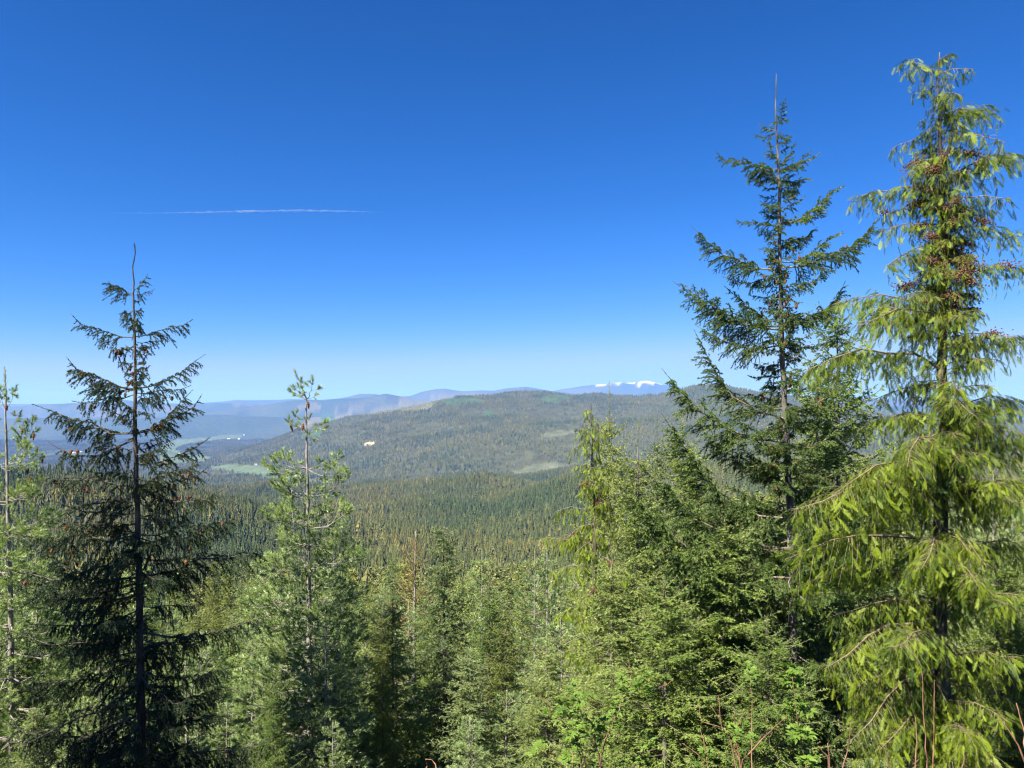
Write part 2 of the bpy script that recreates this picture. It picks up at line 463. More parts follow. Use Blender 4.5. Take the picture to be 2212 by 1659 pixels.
# ---------------------------------------------------------------- far woods (instanced low trees on the slopes)
def low_tree(seed, tiers=7, spikes=7, slim=0.17):
    rng = np.random.RandomState(seed)
    g = Geo()
    for k in range(tiers):
        t = k / tiers
        z0 = 0.08 + 0.9 * t; z1 = min(1.0, z0 + 0.28 * (1 - 0.3 * t))
        rad = slim * (1 - t) ** 0.8 * rng.uniform(0.85, 1.1) + 0.012
        n = spikes * 2
        a = np.linspace(0, 2 * np.pi, n, endpoint=False) + rng.rand()
        rr = np.where(np.arange(n) % 2 == 0, rad, rad * 0.5) * rng.uniform(0.7, 1.2, n)
        zz = z0 - np.where(np.arange(n) % 2 == 0, 0.05, 0.0) + rng.uniform(-0.015, 0.015, n)
        V = np.stack([rr * np.cos(a), rr * np.sin(a), zz], -1)
        V = np.concatenate([V, [[rng.uniform(-.005, .005), rng.uniform(-.005, .005), z1]]])
        i = np.arange(n)
        g.add(V, np.stack([i, (i + 1) % n, np.full(n, n)], -1), rng.uniform(0.2, 0.8))
    # trunk foot
    a = np.linspace(0, 2 * np.pi, 4, endpoint=False)
    V = np.concatenate([np.stack([0.012 * np.cos(a), 0.012 * np.sin(a), 0 * a - 0.05], -1), [[0, 0, 0.5]]])
    i = np.arange(4)
    g.add(V, np.stack([i, (i + 1) % 4, np.full(4, 4)], -1), 0.1)
    return g

def woods_material():
    m, nt, out = mat_new('far_woods')
    L = nt.links.new
    oi = N(nt, 'ShaderNodeObjectInfo')
    at = N(nt, 'ShaderNodeAttribute', attribute_name='tint')
    n1 = N(nt, 'ShaderNodeTexNoise'); n1.inputs['Scale'].default_value = 0.0042; n1.inputs['Detail'].default_value = 4
    L(oi.outputs['Location'], n1.inputs['Vector'])
    s1 = N(nt, 'ShaderNodeMapRange'); s1.inputs['From Min'].default_value = 0.36; s1.inputs['From Max'].default_value = 0.66
    L(n1.outputs['Fac'], s1.inputs['Value'])
    c1 = N(nt, 'ShaderNodeMix', data_type='RGBA')
    c1.inputs['A'].default_value = (0.060, 0.085, 0.036, 1); c1.inputs['B'].default_value = (0.125, 0.128, 0.046, 1)
    L(s1.outputs[0], c1.inputs['Factor'])
    cr = N(nt, 'ShaderNodeValToRGB')
    e = cr.color_ramp.elements
    e[0].position = 0.0; e[0].color = (0.65, 0.67, 0.67, 1)
    e[1].position = 1.0; e[1].color = (1.7, 1.45, 1.1, 1)
    for p, c in ((0.3, (0.75, 0.8, 0.8, 1)), (0.75, (1.15, 1.12, 0.95, 1)), (0.93, (1.3, 1.35, 0.9, 1)), (0.96, (2.4, 1.7, 1.2, 1))):
        x = e.new(p); x.color = (0.35 + 0.65 * c[0], 0.35 + 0.65 * c[1], 0.35 + 0.65 * c[2], 1)
    L(oi.outputs['Random'], cr.inputs[0])
    mx = N(nt, 'ShaderNodeMix', data_type='RGBA', blend_type='MULTIPLY'); mx.inputs['Factor'].default_value = 1
    L(c1.outputs['Result'], mx.inputs['A']); L(cr.outputs[0], mx.inputs['B'])
    b = N(nt, 'ShaderNodeBsdfPrincipled'); b.inputs['Roughness'].default_value = 0.8; b.inputs['Specular IOR Level'].default_value = 0.1
    L(mx.outputs['Result'], b.inputs['Base Color'])
    L(b.outputs[0], out.inputs['Surface'])
    return m

def build_woods(n_near, n_far, ymin=150.0):
    rng = np.random.RandomState(11)
    mat = woods_material()
    protos = bpy.data.collections.new('woods_kinds')
    for k in range(9):
        me = low_tree(50 + k, tiers=(8, 7, 9, 7, 6, 8, 5, 4, 3)[k], spikes=6 + k % 2, slim=(0.13, 0.16, 0.11, 0.15, 0.20, 0.14, 0.24, 0.28, 0.05)[k]).mesh('low_tree', [mat])
        o = bpy.data.objects.new('low_tree', me)
        protos.objects.link(o)
    def sample(n, y0, y1):
        Y_ = np.sqrt(rng.rand(n) * (y1 ** 2 - y0 ** 2) + y0 ** 2)
        px = rng.uniform(-160, 2370, n)
        return (px - CX) / F * Y_, Y_
    X1, Y1 = sample(n_near, ymin, 3100)
    X2, Y2 = sample(n_far, 3100, 9600)
    X = np.concatenate([X1, X2]); Y_ = np.concatenate([Y1, Y2])
    k = cover_kind(X, Y_)
    kinds = np.array([p[0] for p in POLY] + ['forest'])
    kk = kinds[k]
    keepp = {'field': 0.015, 'bare': 0.12, 'brown': 0.06, 'dry': 0.25, 'quarry': 0.05, 'scrub': 0.5, 'young': 0.9, 'forest': 1.0}
    pr = np.vectorize(keepp.get)(kk).astype(float)
    # thin and dense stands
    dn = fbm(X / 260, Y_ / 260, 3)
    pr = pr * np.where(kk == 'forest', smooth01((dn - 0.30) / 0.16) * 0.85 + 0.15, 1)
    keep = rng.rand(len(X)) < pr
    Z = land(X, Y_)
    # leave out what the ridges hide completely
    px, py = proj(X, Y_, Z + 24)
    X, Y_, Z, kk = X[keep], Y_[keep], Z[keep], kk[keep]
    # visibility: horizon test per picture column
    cols = np.arange(-170, 2390, 12.0)
    grid_y = np.exp(np.linspace(math.log(100), math.log(9700), 700))
    CXX, GY = np.meshgrid(cols, grid_y, indexing='ij')
    GZ = land((CXX - CX) / F * GY, GY)
    ang = (GZ - CZ) / GY
    run = np.maximum.accumulate(ang, axis=1)
    ci = np.clip(((CX + F * X / Y_) + 170) / 12.0, 0, len(cols) - 1).astype(int)
    gi = np.clip(np.searchsorted(grid_y, Y_) - 2, 0, len(grid_y) - 1)
    vis = (Z + 26 - CZ) / Y_ > run[ci, gi] - 0.004
    X, Y_, Z, kk = X[vis], Y_[vis], Z[vis], kk[vis]
    hmul = np.vectorize({'field': 0.5, 'bare': 0.5, 'brown': 0.4, 'dry': 0.5, 'quarry': 0.3, 'scrub': 0.32, 'young': 0.42, 'forest': 1.0}.get)(kk).astype(float)
    H = (8 + 10 * rng.rand(len(X)) ** 1.3) * hmul * (0.55 + 0.95 * fbm(X / 110, Y_ / 110, 3)) * np.where(Y_ > 3100, 1.15, 1.0)
    me = bpy.data.meshes.new('woods')
    me.vertices.add(len(X)); me.vertices.foreach_set('co', np.stack([X, Y_, Z - 0.3], -1).astype(np.float32).ravel())
    a = me.attributes.new('height', 'FLOAT', 'POINT'); a.data.foreach_set('value', H.astype(np.float32))
    wide = rng.uniform(0.8, 1.25, len(X)) * np.where(Y_ > 3100, 1.35, 1.1)
    a = me.attributes.new('wide', 'FLOAT', 'POINT'); a.data.foreach_set('value', (H * wide).astype(np.float32))
    me.update()
    o = link('distant_woods', me)
    tag(o, 'conifer forest covering the slopes between the thicket and the far ridge', None, None, 'stuff')
    ng = bpy.data.node_groups.new('scatter_woods', 'GeometryNodeTree')
    ng.interface.new_socket('Geometry', in_out='INPUT', socket_type='NodeSocketGeometry')
    ng.interface.new_socket('Geometry', in_out='OUTPUT', socket_type='NodeSocketGeometry')
    gi_ = ng.nodes.new('NodeGroupInput'); go = ng.nodes.new('NodeGroupOutput')
    m2p = ng.nodes.new('GeometryNodeMeshToPoints')
    iop = ng.nodes.new('GeometryNodeInstanceOnPoints')
    ci_ = ng.nodes.new('GeometryNodeCollectionInfo'); ci_.inputs['Collection'].default_value = protos
    ci_.inputs['Separate Children'].default_value = True; ci_.inputs['Reset Children'].default_value = True
    na = ng.nodes.new('GeometryNodeInputNamedAttribute'); na.data_type = 'FLOAT'; na.inputs['Name'].default_value = 'height'
    nb = ng.nodes.new('GeometryNodeInputNamedAttribute'); nb.data_type = 'FLOAT'; nb.inputs['Name'].default_value = 'wide'
    cb = ng.nodes.new('ShaderNodeCombineXYZ')
    rv = ng.nodes.new('FunctionNodeRandomValue'); rv.data_type = 'FLOAT_VECTOR'
    rv.inputs[0].default_value = (-0.04, -0.04, 0); rv.inputs[1].default_value = (0.04, 0.04, 6.28)
    L = ng.links.new
    L(gi_.outputs[0], m2p.inputs['Mesh']); L(m2p.outputs[0], iop.inputs['Points'])
    L(ci_.outputs[0], iop.inputs['Instance']); iop.inputs['Pick Instance'].default_value = True
    L(nb.outputs[0], cb.inputs[0]); L(nb.outputs[0], cb.inputs[1]); L(na.outputs[0], cb.inputs[2])
    L(cb.outputs[0], iop.inputs['Scale']); L(rv.outputs[0], iop.inputs['Rotation'])
    L(iop.outputs[0], go.inputs[0])
    md = o.modifiers.new('scatter', 'NODES'); md.node_group = ng
    print('woods trees', len(X))
    return mat
woods_mat = build_woods(250000, 330000)

# ---------------------------------------------------------------- growing trees
def W(px, py, Y_):
    return np.array([(px - CX) / F * Y_, Y_, CZ + (HY - py) / F * Y_])

KP = 5
def curve(a, b, sag=0.0, n=KP, lift=0.0):
    """bough from a to b; sag > 0 bends the middle down, lift curls the end up"""
    a = np.asarray(a, float); b = np.asarray(b, float)
    s = np.linspace(0, 1, n)[:, None]
    P = a + (b - a) * s
    P[:, 2] -= (4 * s * (1 - s))[:, 0] * sag
    P[:, 2] += (s[:, 0] ** 3 - s[:, 0]) * lift
    return P

def poly_len(P):
    return np.linalg.norm(np.diff(P, axis=-2), axis=-1).sum(-1)

def at(P, t):
    """P (N,K,3), t (N,m) -> positions, tangents (N,m,3)"""
    n, k, _ = P.shape
    u = np.clip(t, 0, 0.9999) * (k - 1)
    i = u.astype(int); f = (u - i)[..., None]
    r = np.arange(n)[:, None]
    a = P[r, i]; b = P[r, i + 1]
    return a + (b - a) * f, norm(b - a)

def laterals(P, m, t0, t1, ang, lf, rng, droop=0.0, tilt=0.25, k=4, lmin=0.0, both=True, spin=None):
    """side shoots in the plane of each axis. lf(t) gives length as a share of the axis length"""
    n = P.shape[0]
    if n == 0 or m < 1: return np.zeros((0, k, 3))
    L = poly_len(P)
    t = t0 + (t1 - t0) * ((np.arange(m)[None, :] + rng.rand(n, m)) / m)
    pos, T = at(P, t)
    up = np.array([0, 0, 1.0])
    S = norm(np.cross(T, up) + 1e-4)
    U = norm(np.cross(S, T))
    side = np.where((np.arange(m)[None, :] % 2 == 0), 1.0, -1.0) * np.ones((n, m))
    if spin is None:
        ph = rng.normal(0, tilt, (n, m))
    else:
        ph = rng.uniform(-spin, spin, (n, m))
    A = np.radians(ang) * rng.uniform(0.8, 1.15, (n, m))
    R = S * (side * np.cos(ph))[..., None] + U * np.sin(ph)[..., None]
    D = T * np.cos(A)[..., None] + R * np.sin(A)[..., None]
    l = L[:, None] * lf(t) * rng.uniform(0.6, 1.15, (n, m))
    keep = l > lmin
    pos, D, l = pos[keep], D[keep], l[keep]
    s = np.linspace(0, 1, k)
    Q = pos[:, None, :] + D[:, None, :] * (l[:, None] * s)[..., None]
    Q[..., 2] -= droop * l[:, None] * s ** 2
    return Q

def tubes(g, P, r0, r1, sides=4, tint=0.5):
    """batch of tapered tubes. P (N,K,3); r0, r1 (N,)"""
    n, k, _ = P.shape
    if n == 0: return
    T = np.empty_like(P)
    T[:, 1:-1] = P[:, 2:] - P[:, :-2]; T[:, 0] = P[:, 1] - P[:, 0]; T[:, -1] = P[:, -1] - P[:, -2]
    T = norm(T)
    ref = np.where(np.abs(T[..., 2:3]) > 0.9, np.array([1.0, 0, 0]), np.array([0, 0, 1.0]))
    A = norm(np.cross(T, ref)); B = np.cross(T, A)
    r = np.asarray(r0)[:, None] + (np.asarray(r1) - np.asarray(r0))[:, None] * np.linspace(0, 1, k)[None, :]
    a = np.linspace(0, 2 * np.pi, sides, endpoint=False)
    V = P[:, :, None, :] + r[:, :, None, None] * (A[:, :, None, :] * np.cos(a)[None, None, :, None] + B[:, :, None, :] * np.sin(a)[None, None, :, None])
    idx = np.arange(n * k * sides).reshape(n, k, sides)
    q = np.stack([idx[:, :-1], np.roll(idx[:, :-1], -1, 2), np.roll(idx[:, 1:], -1, 2), idx[:, 1:]], -1).reshape(-1, 4)
    g.add(V.reshape(-1, 3), q, tint)

def bare_tube(g, pts, radii, sides=8, jitter=0.0, rng=None):
    pts = np.asarray(pts, float); radii = np.asarray(radii, float)
    # resample finer so that the trunk bends smoothly
    n = len(pts); m = max(2, int((n - 1) * 4) + 1)
    u = np.linspace(0, n - 1, m); i = np.minimum(u.astype(int), n - 2); f = (u - i)
    P = pts[i] * (1 - f)[:, None] + pts[i + 1] * f[:, None]
    R = radii[i] * (1 - f) + radii[i + 1] * f
    if rng is not None and jitter:
        P[:, :2] += rng.normal(0, jitter, (m, 2)) * (R / max(R.max(), 1e-6))[:, None] ** 0.5
    T = np.gradient(P, axis=0); T = norm(T)
    ref = np.where(np.abs(T[:, 2:3]) > 0.9, np.array([1.0, 0, 0]), np.array([0, 0, 1.0]))
    A = norm(np.cross(T, ref)); B = np.cross(T, A)
    a = np.linspace(0, 2 * np.pi, sides, endpoint=False)
    rr = R[:, None] * (1 + (rng.normal(0, 0.06, (m, sides)) if rng is not None else 0))
    V = P[:, None, :] + rr[..., None] * (A[:, None, :] * np.cos(a)[None, :, None] + B[:, None, :] * np.sin(a)[None, :, None])
    idx = np.arange(m * sides).reshape(m, sides)
    q = np.stack([idx[:-1], np.roll(idx[:-1], -1, 1), np.roll(idx[1:], -1, 1), idx[1:]], -1).reshape(-1, 4)
    V = np.concatenate([V.reshape(-1, 3), P[:1], P[-1:]])
    c0, c1 = m * sides, m * sides + 1
    caps = [[idx[0, (j + 1) % sides], idx[0, j], c0] for j in range(sides)] + [[idx[-1, j], idx[-1, (j + 1) % sides], c1] for j in range(sides)]
    g.add(V, q)
    g.V.append(np.zeros((0, 3))); g.T.append(np.zeros(0))
    g.Fs.append(np.array(caps) + g.n - len(V))

def needles(g, P, dens, nl, nw, ang, rng, t0=0.0, t1=1.0, flat=0.5, tip=0.0, tint=None, droop=0.0, dens_pow=1.0):
    """needles along twigs P (N,K,3). flat: 0 all round, 1 in the plane only"""
    n = P.shape[0]
    if n == 0: return
    L = poly_len(P)
    cnt = np.maximum(1, np.round(L * dens * (t1 - t0) + rng.rand(n) - 0.5)).astype(int)
    own = np.repeat(np.arange(n), cnt)
    M_ = len(own)
    t = t0 + (t1 - t0) * rng.rand(M_) ** dens_pow
    k = P.shape[1]
    u = np.clip(t, 0, 0.9999) * (k - 1); i = u.astype(int); f = (u - i)[:, None]
    a = P[own, i]; b = P[own, i + 1]
    pos = a + (b - a) * f; T = norm(b - a)
    S = norm(np.cross(T, np.array([0, 0, 1.0])) + 1e-4); U = np.cross(S, T)
    ph = rng.uniform(-np.pi, np.pi, M_)
    # pull azimuth towards the horizontal sides and a little up
    tgt = np.where(np.cos(ph) > 0, 0.35, np.pi - 0.35)
    ph = ph * (1 - flat) + tgt * flat
    R = S * np.cos(ph)[:, None] + U * np.sin(ph)[:, None]
    A = np.radians(ang) * rng.uniform(0.7, 1.25, M_) * (1 - 0.6 * np.clip((t - 0.85) / 0.15, 0, 1))
    D = T * np.cos(A)[:, None] + R * np.sin(A)[:, None]
    D[:, 2] -= droop * rng.rand(M_)
    l = nl * rng.uniform(0.7, 1.15, M_)
    Wv = norm(np.cross(D, rng.normal(size=(M_, 3)))) * (nw * 0.5)
    V = np.stack([pos - Wv, pos + Wv, pos + D * l[:, None]], 1).reshape(-1, 3)
    tt = rng.rand(n) if tint is None else np.broadcast_to(tint, (n,))
    g.add(V, np.arange(3 * M_).reshape(-1, 3), np.repeat(np.clip(tt[own] + rng.normal(0, 0.08, M_), 0, 1), 3))

def fir_boughs(gw, gn, P, rng, sp):
    """wood and needles of fir boughs P (N,K,3)"""
    L = poly_len(P)
    tubes(gw, P, np.clip(L * sp.get('thick', 0.011), 0.004, 0.03), np.full(len(P), 0.002), 5 if sp['lod'] == 0 else 3)
    m = max(2, int(round(sp['lat'])))
    l1 = laterals(P, m, sp.get('t0', 0.12), sp.get('t1', 0.98), sp.get('ang', 58), lambda t: sp['ll'] * (1.02 - t) ** 0.75 + 0.03, rng, droop=sp.get('droop', 0.25), tilt=sp.get('tilt', 0.3), lmin=0.035)
    L1 = poly_len(l1)
    if sp.get('twigwood', True):
        tubes(gw, l1, np.clip(L1 * 0.012, 0.0015, 0.008), np.full(len(l1), 0.001), 3)
    tw = [l1]
    if sp.get('lat2', 0):
        long_ = l1[L1 > 0.14]
        l2 = laterals(long_, sp['lat2'], 0.18, 0.95, 52, lambda t: 0.5 * (1.05 - t) + 0.06, rng, droop=sp.get('droop', 0.25) * 1.2, tilt=0.45, lmin=0.03)
        tw.append(l2)
        if sp.get('lat3', 0):
            L2 = poly_len(l2)
            l3 = laterals(l2[L2 > 0.12], sp['lat3'], 0.2, 0.95, 50, lambda t: 0.5 * (1.05 - t) + 0.08, rng, droop=0.3, tilt=0.6, lmin=0.03)
            tw.append(l3)
    for q in tw:
        needles(gn, q, sp['dens'], sp['nl'], sp['nw'], sp.get('nang', 55), rng, flat=sp.get('flat', 0.35), tint=None)
    # needles on the bough itself, sparse on the bare outer shoot
    needles(gn, P, sp['dens'] * 0.55, sp['nl'] * 0.9, sp['nw'], 60, rng, t0=sp.get('tb', 0.25), flat=0.3)

def cone_mesh(name, length, rad, mat, rng):
    g = Geo(); rings = 7; s = 7
    V = [[0, 0, 0]]
    for i in range(1, rings + 1):
        u = i / (rings + 1)
        r = rad * math.sin(math.pi * (0.12 + 0.86 * u)) ** 0.8 * (1.15 if i % 2 else 0.82)
        for j in range(s):
            a = 2 * math.pi * (j + 0.5 * (i % 2)) / s
            V.append([r * math.cos(a), r * math.sin(a), -length * u])
    V.append([0, 0, -length])
    Fs = []
    for j in range(s):
        Fs.append([0, 1 + (j + 1) % s, 1 + j])
        Fs.append([len(V) - 1, 1 + (rings - 1) * s + j, 1 + (rings - 1) * s + (j + 1) % s])
    for i in range(rings - 1):
        for j in range(s):
            a = 1 + i * s + j; b = 1 + i * s + (j + 1) % s; c = a + s; d = b + s
            Fs += [[a, b, c], [b, d, c]]
    g.add(V, Fs)
    return g.mesh(name, [mat])

rngc = np.random.RandomState(3)
CONE = cone_mesh('cone', 0.085, 0.024, M['cone'], rngc)
PINE_CONE = cone_mesh('cone', 0.16, 0.026, M['cone'], rngc)
def cone_cluster_mesh(rng, n=26, rx=0.09, rz=0.04):
    g = Geo()
    o = np.array([[1, 0, 0], [-1, 0, 0], [0, 1, 0], [0, -1, 0], [0, 0, 1], [0, 0, -1.0]])
    f = np.array([[0, 2, 4], [2, 1, 4], [1, 3, 4], [3, 0, 4], [2, 0, 5], [1, 2, 5], [3, 1, 5], [0, 3, 5]])
    for i in range(n):
        c = rng.normal(0, 1, 3) * [rx, rx * 0.6, rz]
        q = norm(rng.normal(size=(3, 3))); q[1] = norm(np.cross(q[0], q[1])); q[2] = np.cross(q[0], q[1])
        g.add((o * [0.009, 0.0095, 0.016]) @ q + c, f)
    return g.mesh('cone_cluster', [M['cedarcone']])
CLUSTERS = [cone_cluster_mesh(rngc, 60 + 16 * k, 0.045 + 0.012 * k, 0.018 + 0.004 * k) for k in range(4)]

def part(name, mesh, parent, loc=None, rot=None, sc=None):
    o = bpy.data.objects.new(name, mesh); COL.objects.link(o); o.parent = parent
    if loc is not None: o.location = loc
    if rot is not None: o.rotation_euler = rot
    if sc is not None: o.scale = (sc, sc, sc) if np.isscalar(sc) else sc
    return o

class Bank:
    """a few grown boughs of each length class; every bough of a tree is a copy of one, turned and scaled to fit"""
    def __init__(s, classes, nvar, maker, seed):
        s.items = []
        rng = np.random.RandomState(seed)
        for L in classes:
            row = []
            for v in range(nvar):
                bend = rng.uniform(0.5, 1.6) * s_sag(L)
                P = curve((0, 0, 0), (L, 0, 0), bend, 6)
                P[1:-1] += rng.normal(0, 0.02 * L, (4, 3))
                row.append(maker(P, L, rng))
            s.items.append((L, row))
    def place(s, root, a, b, rng, flip=True, roll=0.35):
        L = float(np.linalg.norm(b - a))
        k = int(np.argmin([abs(math.log(L / c)) for c, _ in s.items]))
        c, row = s.items[k]
        wood, leaf = row[rng.randint(len(row))]
        X = Vector((b - a) / L)
        Zu = Vector((0, 0, 1)); Y_ = Zu.cross(X)
        if Y_.length < 0.15: Y_ = Vector((0.3, 1, 0)) - X * X.dot(Vector((0.3, 1, 0)))
        Y_.normalize(); Zv = X.cross(Y_)
        from mathutils import Matrix
        Rm = Matrix((X, Y_, Zv)).transposed()
        q = Rm.to_4x4() @ Matrix.Rotation(rng.normal(0, roll), 4, 'X')
        o = bpy.data.objects.new('branch', wood); COL.objects.link(o); o.parent = root
        f = L / c
        my = f * (1 if rng.rand() < 0.5 else -1)
        o.matrix_basis = Matrix.Translation(Vector(a - np.array(root.location))) @ q @ Matrix.Diagonal((f, my, f, 1.0))
        n = bpy.data.objects.new(leaf[0], leaf[1]); COL.objects.link(n); n.parent = o
        return o

def s_sag(L): return 0.10 * L

def hero_root(name, px, Y_, label, cat, group=None):
    x = (px - CX) / F * Y_
    o = empty(name, (x, Y_, ground(x, Y_)))
    tag(o, label, cat, group)
    return o

def hero_fir(name, trunk, Y_, base_r, boughs, fills, label, seed, bank, mats, cones=0, conez=None, sag=0.1, cat='fir tree'):
    """trunk: picture points (top first); boughs: (y at trunk, tip x, tip y, tip depth offset)"""
    rng = np.random.RandomState(seed)
    root = hero_root(name, trunk[-1][0], Y_, label, cat)
    O = np.array(root.location)
    tp = [W(x, y, Y_) for x, y in trunk]
    foot = np.array([tp[-1][0], Y_, O[2] - 0.2])
    if tp[-1][2] > foot[2] + 0.5: tp.append(foot)
    tp = np.array(tp)
    ztop = tp[0, 2]; H = ztop - foot[2]
    rad = 0.0042 + base_r * ((ztop - tp[:, 2]) / H) ** 0.85
    g = Geo(); bare_tube(g, tp - O, rad, 9, 0.006, rng)
    part('trunk', g.mesh('trunk', [mats[0]], smooth=True), root)
    ys = np.array([p[1] for p in trunk] + [HY - (foot[2] - CZ) / Y_ * F])
    def trunk_at(y):
        z = CZ + (HY - y) / F * Y_
        zz = tp[:, 2][::-1]
        return np.array([np.interp(z, zz, tp[:, 0][::-1]), Y_, z])
    cones_at = []
    def one(P): bank.place(root, P[0], P[-1], rng)
    # short needled shoots and loose needles up the leading shoot
    gn = Geo(); lead = np.array([tp[0] + (tp[1] - tp[0]) * f for f in (0.0, 0.5, 1.0)] + [tp[2]])
    needles(gn, (lead[::-1] - O)[None], 420, 0.028, 0.008, 45, rng, flat=0.0)
    part('needles', gn.mesh('needles', [mats[2]]), root)
    for (y0, x1, y1, dy) in boughs:
        a = trunk_at(y0); b = W(x1, y1, Y_ + dy)
        L = np.linalg.norm(b - a)
        P = curve(a, b, sag * L * rng.uniform(0.5, 1.3), 6, 0)
        P[1:-1] += rng.normal(0, 0.012 * L, (4, 3))
        one(P)
        if cones and L > 0.3 and (conez is None or conez[0] < y0 < conez[1]):
            for _ in range(rng.poisson(cones * min(L, 1.6))):
                q, _t = at(P[None], np.array([[rng.uniform(0.3, 0.8)]]))
                cones_at.append(q[0, 0] + rng.normal(0, 0.05, 3) * [1, 1, 0.3] + [0, 0, -0.03])
    for (y0, y1, n, l0, l1, rise0, rise1, fb) in fills:
        for i in range(n):
            f = (i + rng.rand()) / n
            y = y0 + (y1 - y0) * f
            a = trunk_at(y)
            L = (l0 + (l1 - l0) * f) * rng.uniform(0.65, 1.2)
            # fill boughs mostly run towards or away from the viewer, at fb share of random
            th = rng.uniform(0, 2 * np.pi) if rng.rand() < fb else rng.choice([-1, 1]) * np.pi / 2 + rng.normal(0, 0.5)
            rise = (rise0 + (rise1 - rise0) * f) + rng.normal(0, 0.08)
            b = a + np.array([math.cos(th) * L, math.sin(th) * L, rise * L])
            one(curve(a, b, sag * L * rng.uniform(0.3, 1.5), 6))
            if cones and L > 0.25 and (conez is None or conez[0] < y < conez[1]) and rng.rand() < 0.6:
                q = a + (b - a) * rng.uniform(0.4, 0.9); cones_at.append(q + [0, 0, -0.05])
    for q in cones_at[:120]:
        part('cone', CONE, root, q - O, (rng.normal(0, 0.2), rng.normal(0, 0.2), rng.uniform(0, 6)), rng.uniform(0.75, 1.15))
    return root

# ------- the dark fir on the left
Z1 = lambda p: (p[0] * 0.25, 494 + p[1] * 0.25)
Z2 = lambda p: (p[0] / 3, 768 + p[1] / 3)
Z7 = lambda p: (p[0] / 3, 1152 + p[1] / 3)
def B(zf, lst, depth=None, seed=1):
    r = np.random.RandomState(seed); out = []
    for (ty, tx, tyy) in lst:
        y0 = zf((0, ty))[1]; x1, y1 = zf((tx, tyy))
        out.append((y0, x1, y1, r.uniform(-0.5, 0.5) if depth is None else depth))
    return out
trunkL = [Z1(p) for p in [(1160, 130), (1170, 210), (1145, 330), (1158, 450), (1152, 560), (1155, 700), (1165, 940), (1168, 1370), (1165, 1659)]] + [(295, 1068), (298, 1155), (300, 1235), (302, 1352), (305, 1552), (307, 1655)]
bl = B(Z1, [(560, 940, 455), (570, 1048, 540), (530, 1277, 393), (575, 1335, 520), (612, 1210, 608), (690, 1225, 688), (700, 1075, 710), (775, 1190, 778), (780, 1130, 775),
            (940, 618, 740), (935, 1665, 785), (880, 1075, 755), (975, 1425, 955), (1000, 925, 995), (1005, 1330, 1000), (1080, 1320, 1078), (1150, 1020, 1150), (1180, 1250, 1110), (1200, 1295, 1180),
            (820, 1220, 825), (850, 1070, 850), (870, 1210, 865), (1240, 1255, 1235), (1290, 1250, 1290), (1290, 1080, 1295), (1310, 1240, 1320), (1250, 1090, 1240),
            (1385, 575, 1110), (1385, 740, 1335), (1385, 1775, 1085), (1430, 625, 1490), (1420, 1650, 1355), (1560, 1040, 1610), (1560, 1340, 1600), (1450, 1400, 1480), (1400, 600, 1165)], seed=4)
bl += B(Z2, [(505, 210, 315), (510, 1310, 250), (500, 1250, 220), (540, 310, 560), (500, 380, 420), (700, 1360, 530), (850, 1360, 710), (850, 250, 740), (860, 1500, 840), (905, 340, 940), (800, 1300, 690),
             (600, 700, 670), (650, 1050, 640), (640, 1100, 560), (950, 1140, 960), (1020, 1110, 1080), (1160, 1600, 1010), (1160, 60, 1150), (1150, 330, 1020), (1440, 250, 1200), (1440, 1800, 1170), (1180, 1440, 1150), (1290, 480, 1330), (1300, 1320, 1240)], seed=5)
bl += B(Z7, [(320, -40, 230), (620, -30, 600), (640, 1790, 520), (600, 560, 440), (910, 480, 850), (1170, -30, 1180), (900, 1560, 860), (1200, 1530, 1160), (1100, -30, 1340), (1250, 160, 1470), (1150, 1480, 960), (1300, 1880, 1230), (400, 80, 330), (450, 700, 330), (470, 1320, 450), (720, 1250, 860), (760, 300, 700), (980, 100, 900), (1020, 1330, 1080), (1380, 420, 1400), (1420, 1250, 1330), (1400, 1600, 1440)], seed=6)
def fir_maker(sp, mats):
    def mk(P, L, rng):
        gw, gn = Geo(), Geo(); q = dict(sp); q['lat'] = max(4, L / sp['gap'])
        if L < 0.5: q['ll'] = 0.38; q['lat2'] = 2
        elif L < 1.0: q['lat2'] = 3; q['ll'] = 0.27
        fir_boughs(gw, gn, P[None], rng, q)
        return gw.mesh('branch', [mats[1]]), ('needles', gn.mesh('needles', [mats[2]]))
    return mk
spL = dict(lod=0, gap=0.066, ll=0.19, lat2=4, lat3=0, dens=430, nl=0.030, nw=0.0085, droop=0.8, tilt=0.6, t0=0.15, tb=0.1, thick=0.009, flat=0.25, t1=0.86)
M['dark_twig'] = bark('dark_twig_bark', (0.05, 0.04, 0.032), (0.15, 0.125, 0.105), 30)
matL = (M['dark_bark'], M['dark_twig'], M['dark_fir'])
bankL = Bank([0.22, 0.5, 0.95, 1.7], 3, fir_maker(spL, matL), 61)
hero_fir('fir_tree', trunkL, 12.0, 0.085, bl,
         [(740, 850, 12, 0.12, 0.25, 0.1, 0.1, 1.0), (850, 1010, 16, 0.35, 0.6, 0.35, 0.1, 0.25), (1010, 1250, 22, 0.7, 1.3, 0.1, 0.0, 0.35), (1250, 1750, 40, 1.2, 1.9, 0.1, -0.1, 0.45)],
         'tall dark fir on the left hung with brown cones, with a crooked bare tip', 21, bankL, matL, cones=2.6, conez=(730, 1300))

